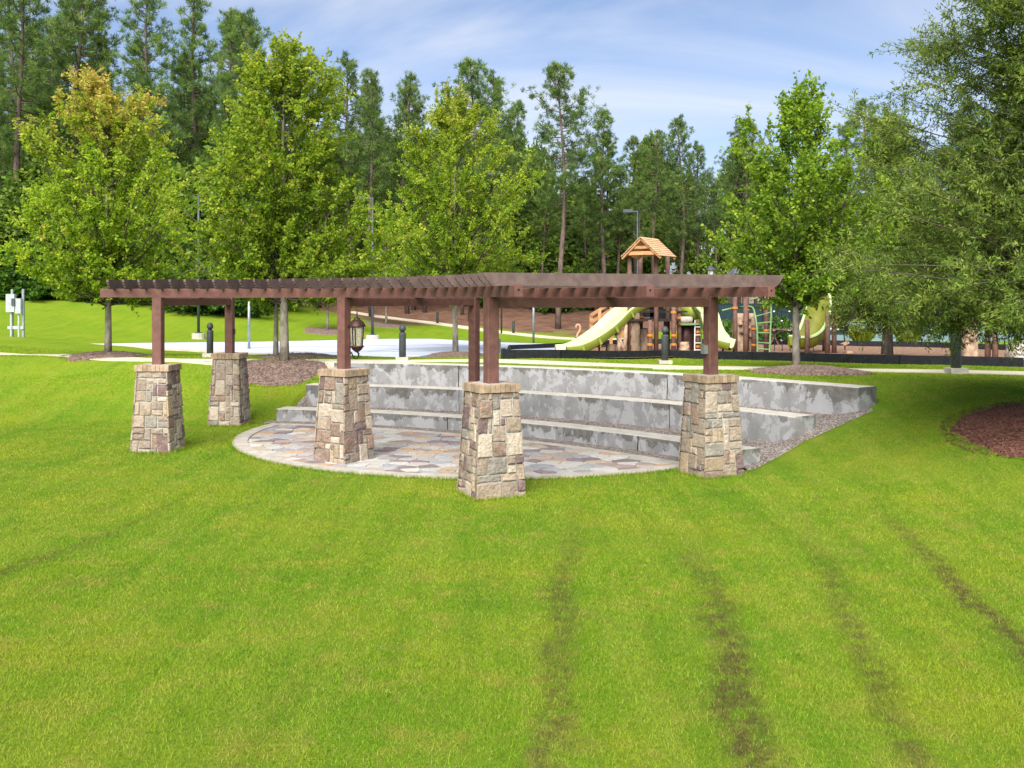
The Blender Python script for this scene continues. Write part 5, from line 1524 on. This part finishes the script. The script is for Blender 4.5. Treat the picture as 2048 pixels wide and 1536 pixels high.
# the rest of the stand: trunks and crowns one cannot single out, region by region
regions = [((-60, 520), 19, (-60, 260), (68, 95), 'pine in the stand behind the two left maples', 'pines behind the left maples'),
           ((520, 1060), 19, (140, 350), (76, 98), 'pine in the stand behind the middle maple', 'pines behind the middle maples'),
           ((1060, 1300), 10, (250, 420), (80, 100), 'pine in the stand left of the playhouse', 'pines left of the playhouse'),
           ((1300, 1560), 12, (270, 400), (86, 108), 'pine in the stand right of the playhouse', 'pines right of the playhouse'),
           ((1600, 2120), 13, (190, 380), (86, 104), 'pine glimpsed behind the willow oaks', 'pines behind the oaks')]
ORD = 'first second third fourth fifth sixth seventh eighth ninth tenth eleventh twelfth thirteenth'.split()
def ordinal(i, n): return ORD[i] + ' from the left' if i < (n+1)//2 else (ORD[n-1-i] + ' from the right')
for (x0, x1), n, (y0, y1), (d0, d1), lb, gr in regions:
    for i in range(n):
        x = x0 + (x1-x0)*(i+.5+prn.uniform(-.45, .45))/n
        pine(x, prn.uniform(y0, y1), prn.uniform(d0, d1), prn.choice([0, 1, 2, 3, 4, 6, 2]), lb + ', ' + ordinal(i, n), gr)
# broadleaf understorey
UND = [broad_tree(6.0, .5, 2.3, 400+i, nspray=95, ntwig=8, nleaf=10, ls=.30, lw=.10, trunk_r=.1, leaf_m=M['broad'], bark=M['barko'], lumps=.5, twig=(.4, .8), env=([0, .1, .4, .75, 1], [.85, 1, .95, .6, .15])) for i in range(4)]
def under(x, ytop, d, lb, gr, wide=1.0, kd=None):
    X = (x-1024)*d/F; zb = tz(X, d); h = max(1.2, H - (ytop-HZ)*d/F - zb); s = h/6.0
    w = min(max(s, .5), 1.6)*wide*prn.uniform(.85, 1.2)
    plant('understorey_tree', UND[prn.randrange(4) if kd is None else kd], (X, d, zb-.1), lb, 'tree', gr, prn.random()*6.28, (w, w, s))
for (x0, x1), n, (y0, y1), (d0, d1), lb, gr in (
        ((-80, 560), 24, (330, 500), (64, 74), 'leafy tree at the wood edge behind the left maples', 'understorey at the left'),
        ((-80, 560), 11, (220, 400), (82, 100), 'tall leafy tree deep in the wood behind the left maples', 'deep wood at the left'),
        ((560, 1100), 22, (330, 500), (86, 96), 'leafy understorey tree behind the middle maples', 'understorey in the middle'),
        ((560, 1100), 14, (290, 420), (98, 110), 'tall leafy tree deep in the wood behind the middle maples', 'deep wood in the middle'),
        ((1080, 1300), 16, (380, 520), (88, 98), 'leafy understorey tree left of the playhouse roof', 'understorey left of the playhouse'),
        ((1290, 1560), 13, (460, 545), (84, 92), 'leafy understorey tree right of the playhouse roof', 'understorey right of the playhouse'),
        ((1560, 2140), 22, (380, 540), (82, 98), 'leafy tree behind the tennis fence and the oaks', 'understorey behind the oaks')):
    spec = []
    for i in range(n):
        x = x0 + (x1-x0)*(i+.5+prn.uniform(-.4, .4))/n
        if 1275 < x < 1405 or 1450 < x < 1570:      # gaps where the houses show
            if prn.random() < .5: continue
            spec.append((x, prn.uniform(300, 440), prn.uniform(112, 122)))
        else: spec.append((x, prn.uniform(y0, y1), prn.uniform(d0, d1)))
    for i, q in enumerate(spec): under(*q, lb + ', ' + ordinal(i, len(spec)), gr)
# shrubs under the wood edge and round the playground
SHR = [broad_tree(1.6, .12, 1.0, 450+i, nspray=60, ntwig=7, nleaf=10, ls=.16, lw=.05, trunk_r=.04, leaf_m=M['shrub'], bark=M['barko'], lumps=.35, twig=(.2, .4), env=([0, .2, .6, 1], [.9, 1, .85, .3])) for i in range(3)]
def shrub(x, yb, d, h, lb, gr, wide=1.0):
    X = (x-1024)*d/F; zb = tz(X, d); s = h/1.6
    plant('shrub', SHR[prn.randrange(3)], (X, d, zb-.05), lb, 'shrub', gr, prn.random()*6.28, (s*wide, s*wide, s))
for i in range(13): shrub(-20 + i*42 + prn.uniform(-14, 14), 600, prn.uniform(60.5, 64), prn.uniform(1.6, 3.2), 'dark shrub at the foot of the wood above the left lawn, ' + ordinal(i, 13), 'shrubs at the left wood edge', 1.3)
for i in range(9): shrub(960 + i*27 + prn.uniform(-8, 8), 610, prn.uniform(83, 87), prn.uniform(1.5, 2.8), 'shrub along the straw slope left of the wooden stair, ' + ordinal(i, 9), 'shrubs on the straw slope', 1.2)
for x, d, h, lb in ((1452, 46, 1.0, 'clipped green hedge shrub left of the rock wall'), (1545, 46, 1.15, 'green hedge shrub behind the green arch ladder'), (1565, 46.5, 1.1, 'green hedge shrub beside the bench behind the rope net')):
    shrub(x, 690, d, h, lb, 'hedge shrubs behind the climbing frame', 1.0)
def reed_clump(x, d, h, lb, seed):
    rg = np.random.default_rng(seed); X = (x-1024)*d/F; n = 420
    a = rg.random(n)*6.28; r_ = rg.random(n)**.6*.22
    P = np.c_[r_*np.cos(a), r_*np.sin(a), np.zeros(n)]
    D = unit(np.c_[np.cos(a)*rg.uniform(.1, .75, n), np.sin(a)*rg.uniform(.1, .75, n), np.ones(n)])
    me = leaf_mesh('blades', P, D, h*rg.uniform(.6, 1.1, n), rg.uniform(.015, .03, n), rg.random(n), None, M['reed'], rg)
    t = thing('ornamental_grass', (X, d, tz(X, d)), lb, 'plant', 'ornamental grasses by the tennis court')
    link('blades', me, t)
    MB().lathe([(.2, -.05), (.16, .06), (.05, .1)], (0,0,0), 10).build('root_crown', M['mulch'], t, local=True)
reed_clump(1724, 44, 1.15, 'yellow green ornamental grass clump right of the tan steps', 51)
reed_clump(1815, 43, 1.0, 'reddish shaded ornamental grass clump behind the smaller oak trunk', 52)

# ------------------------------------------------------------------ grass blades on the near lawn
def grass():
    rg = np.random.default_rng(99); bands = [(5.2, 8, 6800), (8, 11, 4600), (11, 15, 2700), (15, 20, 1500), (20, 27, 950), (27, 36, 380)]
    Xs, Ys = [], []
    for y0, y1, den in bands:
        xa = .58*y1 + .4; n = int(den*(y1-y0)*2*xa)
        x = rg.uniform(-xa, xa, n); y = np.sqrt(rg.uniform(y0*y0, y1*y1, n))
        k = np.abs(x) < .56*y + .3
        Xs.append(x[k]); Ys.append(y[k])
    X, Y = np.concatenate(Xs), np.concatenate(Ys)
    ok = ~(((X-PC[0])**2 + (Y-PC[1])**2 < (PR+.01)**2) & ((X-SC[0])**2 + (Y-SC[1])**2 < (RB+.01)**2))
    r_ = np.hypot(X-SC[0], Y-SC[1]); th = np.degrees(np.arctan2(Y-SC[1], X-SC[0]))
    hi = np.interp(r_, RW, [a[0] for a in WA]); lo = np.interp(r_, RW, [a[1] for a in WA]); g = np.degrees(1/np.maximum(r_, 1))
    ok &= ~((r_ > RB) & (r_ < RW[2]+WT+.03) & (th < hi + .22*g) & (th > lo - .62*g))
    for px, py in PIERS: ok &= (X-px)**2 + (Y-py)**2 > .40**2
    for mx, my, rx, ry in MULCH: ok &= ((X-mx)/rx)**2 + ((Y-my)/ry)**2 > .93
    ok &= ~inpoly(X, Y, COURT) & ~inpoly(X, Y, PLAY)
    wp_ = np.array(WALK); wp_ = wp_[(wp_[:, 1] < 42)]
    for i in range(len(wp_)-1):
        a, b = wp_[i], wp_[i+1]; e = b-a; L2 = e@e
        t = np.clip(((X-a[0])*e[0] + (Y-a[1])*e[1])/L2, 0, 1)
        ok &= (X-a[0]-t*e[0])**2 + (Y-a[1]-t*e[1])**2 > .585**2
    X, Y = X[ok], Y[ok]; n0 = len(X)
    # uncut fringe the mower cannot reach: round the piers and along the patio border
    ex_, ey_ = [], []
    for px, py in PIERS:
        for (sx, sy) in ((1, 0), (-1, 0), (0, 1), (0, -1)):
            aa = PIER_ANG[(px, py)]; t_ = rg.uniform(-.43, .43, 230); o_ = .405 + rg.random(230)**2*.06
            lx, ly = (o_*sx, t_) if sx else (t_, o_*sy)
            ex_.append(px + lx*math.cos(aa) - ly*math.sin(aa)); ey_.append(py + lx*math.sin(aa) + ly*math.cos(aa))
    th_ = rg.uniform(R(165), R(325), 5200); r_ = PR + .005 + rg.random(5200)**2*.06
    fx, fy = PC[0] + r_*np.cos(th_), PC[1] + r_*np.sin(th_)
    kk = np.hypot(fx-SC[0], fy-SC[1]) < RB + .1
    ex_.append(fx[kk]); ey_.append(fy[kk])
    EX, EY = np.concatenate(ex_), np.concatenate(ey_)
    inp = ((EX-PC[0])**2 + (EY-PC[1])**2 < PR**2) & ((EX-SC[0])**2 + (EY-SC[1])**2 < RB**2)
    EX, EY = EX[~inp], EY[~inp]
    X, Y = np.r_[X, EX], np.r_[Y, EY]; n = len(X); Z = terr(X, Y)
    a = rg.random(n)*6.28; h = rg.uniform(.012, .036, n); h[n0:] = rg.uniform(.03, .085, n-n0); w = .0010 + .00030*Y
    ln = rg.random(n)**.6*1.15
    b = rg.random(n)*6.28
    P = np.stack([X, Y, Z-.004], -1)
    s = np.stack([np.cos(a), np.sin(a), 0*a], -1)*w[:, None]
    T = P + np.stack([np.cos(b)*ln*h, np.sin(b)*ln*h, h], -1)
    V = np.stack([P-s, P+s, T], 1).reshape(-1, 3)
    me = bpy.data.meshes.new('grass_blades')
    me.vertices.add(3*n); me.vertices.foreach_set('co', V.astype(np.float32).ravel())
    me.loops.add(3*n); me.loops.foreach_set('vertex_index', np.arange(3*n, dtype=np.int32))
    me.polygons.add(n); me.polygons.foreach_set('loop_start', np.arange(0, 3*n, 3, dtype=np.int32))
    at = me.attributes.new('tint', 'FLOAT', 'FACE'); at.data.foreach_set('value', rg.random(n).astype(np.float32))
    me.materials.append(M['blade']); me.update(calc_edges=True)
    o = link('grass_blades', me)
    tag(o, 'short mown grass blades of the lawn', None, None, 'stuff')
    print('blades', n)
grass()

# loose bark chips over the mulch beds, a few spilling into the grass
def chips(material, beds, name, label, seed, per):
    rg = np.random.default_rng(seed); Vs = []
    for mx, my, rx, ry in beds:
        n = int(per*rx*ry)
        a = rg.random(n)*6.28; r_ = np.sqrt(rg.random(n))*1.09
        x, y = mx + rx*r_*np.cos(a), my + ry*r_*np.sin(a)
        z = terr(x, y) + np.interp(r_, [0, .35, .75, 1.0, 1.09], [.15, .13, .075, .028, .02])*1.0
        b = rg.random(n)*6.28; L = rg.uniform(.02, .06, n); w = rg.uniform(.005, .012, n); t_ = rg.uniform(-.4, .4, n)
        u = np.stack([np.cos(b), np.sin(b), t_], -1)*L[:, None]/2; v = np.stack([-np.sin(b), np.cos(b), rg.uniform(-.3, .3, n)], -1)*w[:, None]
        P = np.stack([x, y, z], -1)
        Vs.append(np.stack([P-u-v, P+u-v, P+u+v, P-u+v], 1))
    V = np.concatenate(Vs).reshape(-1, 3); n = len(V)//4
    me = bpy.data.meshes.new(name)
    me.vertices.add(4*n); me.vertices.foreach_set('co', V.astype(np.float32).ravel())
    me.loops.add(4*n); me.loops.foreach_set('vertex_index', np.arange(4*n, dtype=np.int32))
    me.polygons.add(n); me.polygons.foreach_set('loop_start', np.arange(0, 4*n, 4, dtype=np.int32))
    me.materials.append(material); me.update(calc_edges=True)
    tag(link(name, me), label, None, None, 'stuff')
chips(M['mulch'], MULCH[:6], 'bark_chips', 'loose bark chips on the brown mulch rings', 71, 1100)
chips(M['redmulch'], MULCH[6:7], 'red_bark_chips', 'loose red bark chips on the mulch bed at the right', 72, 1700)
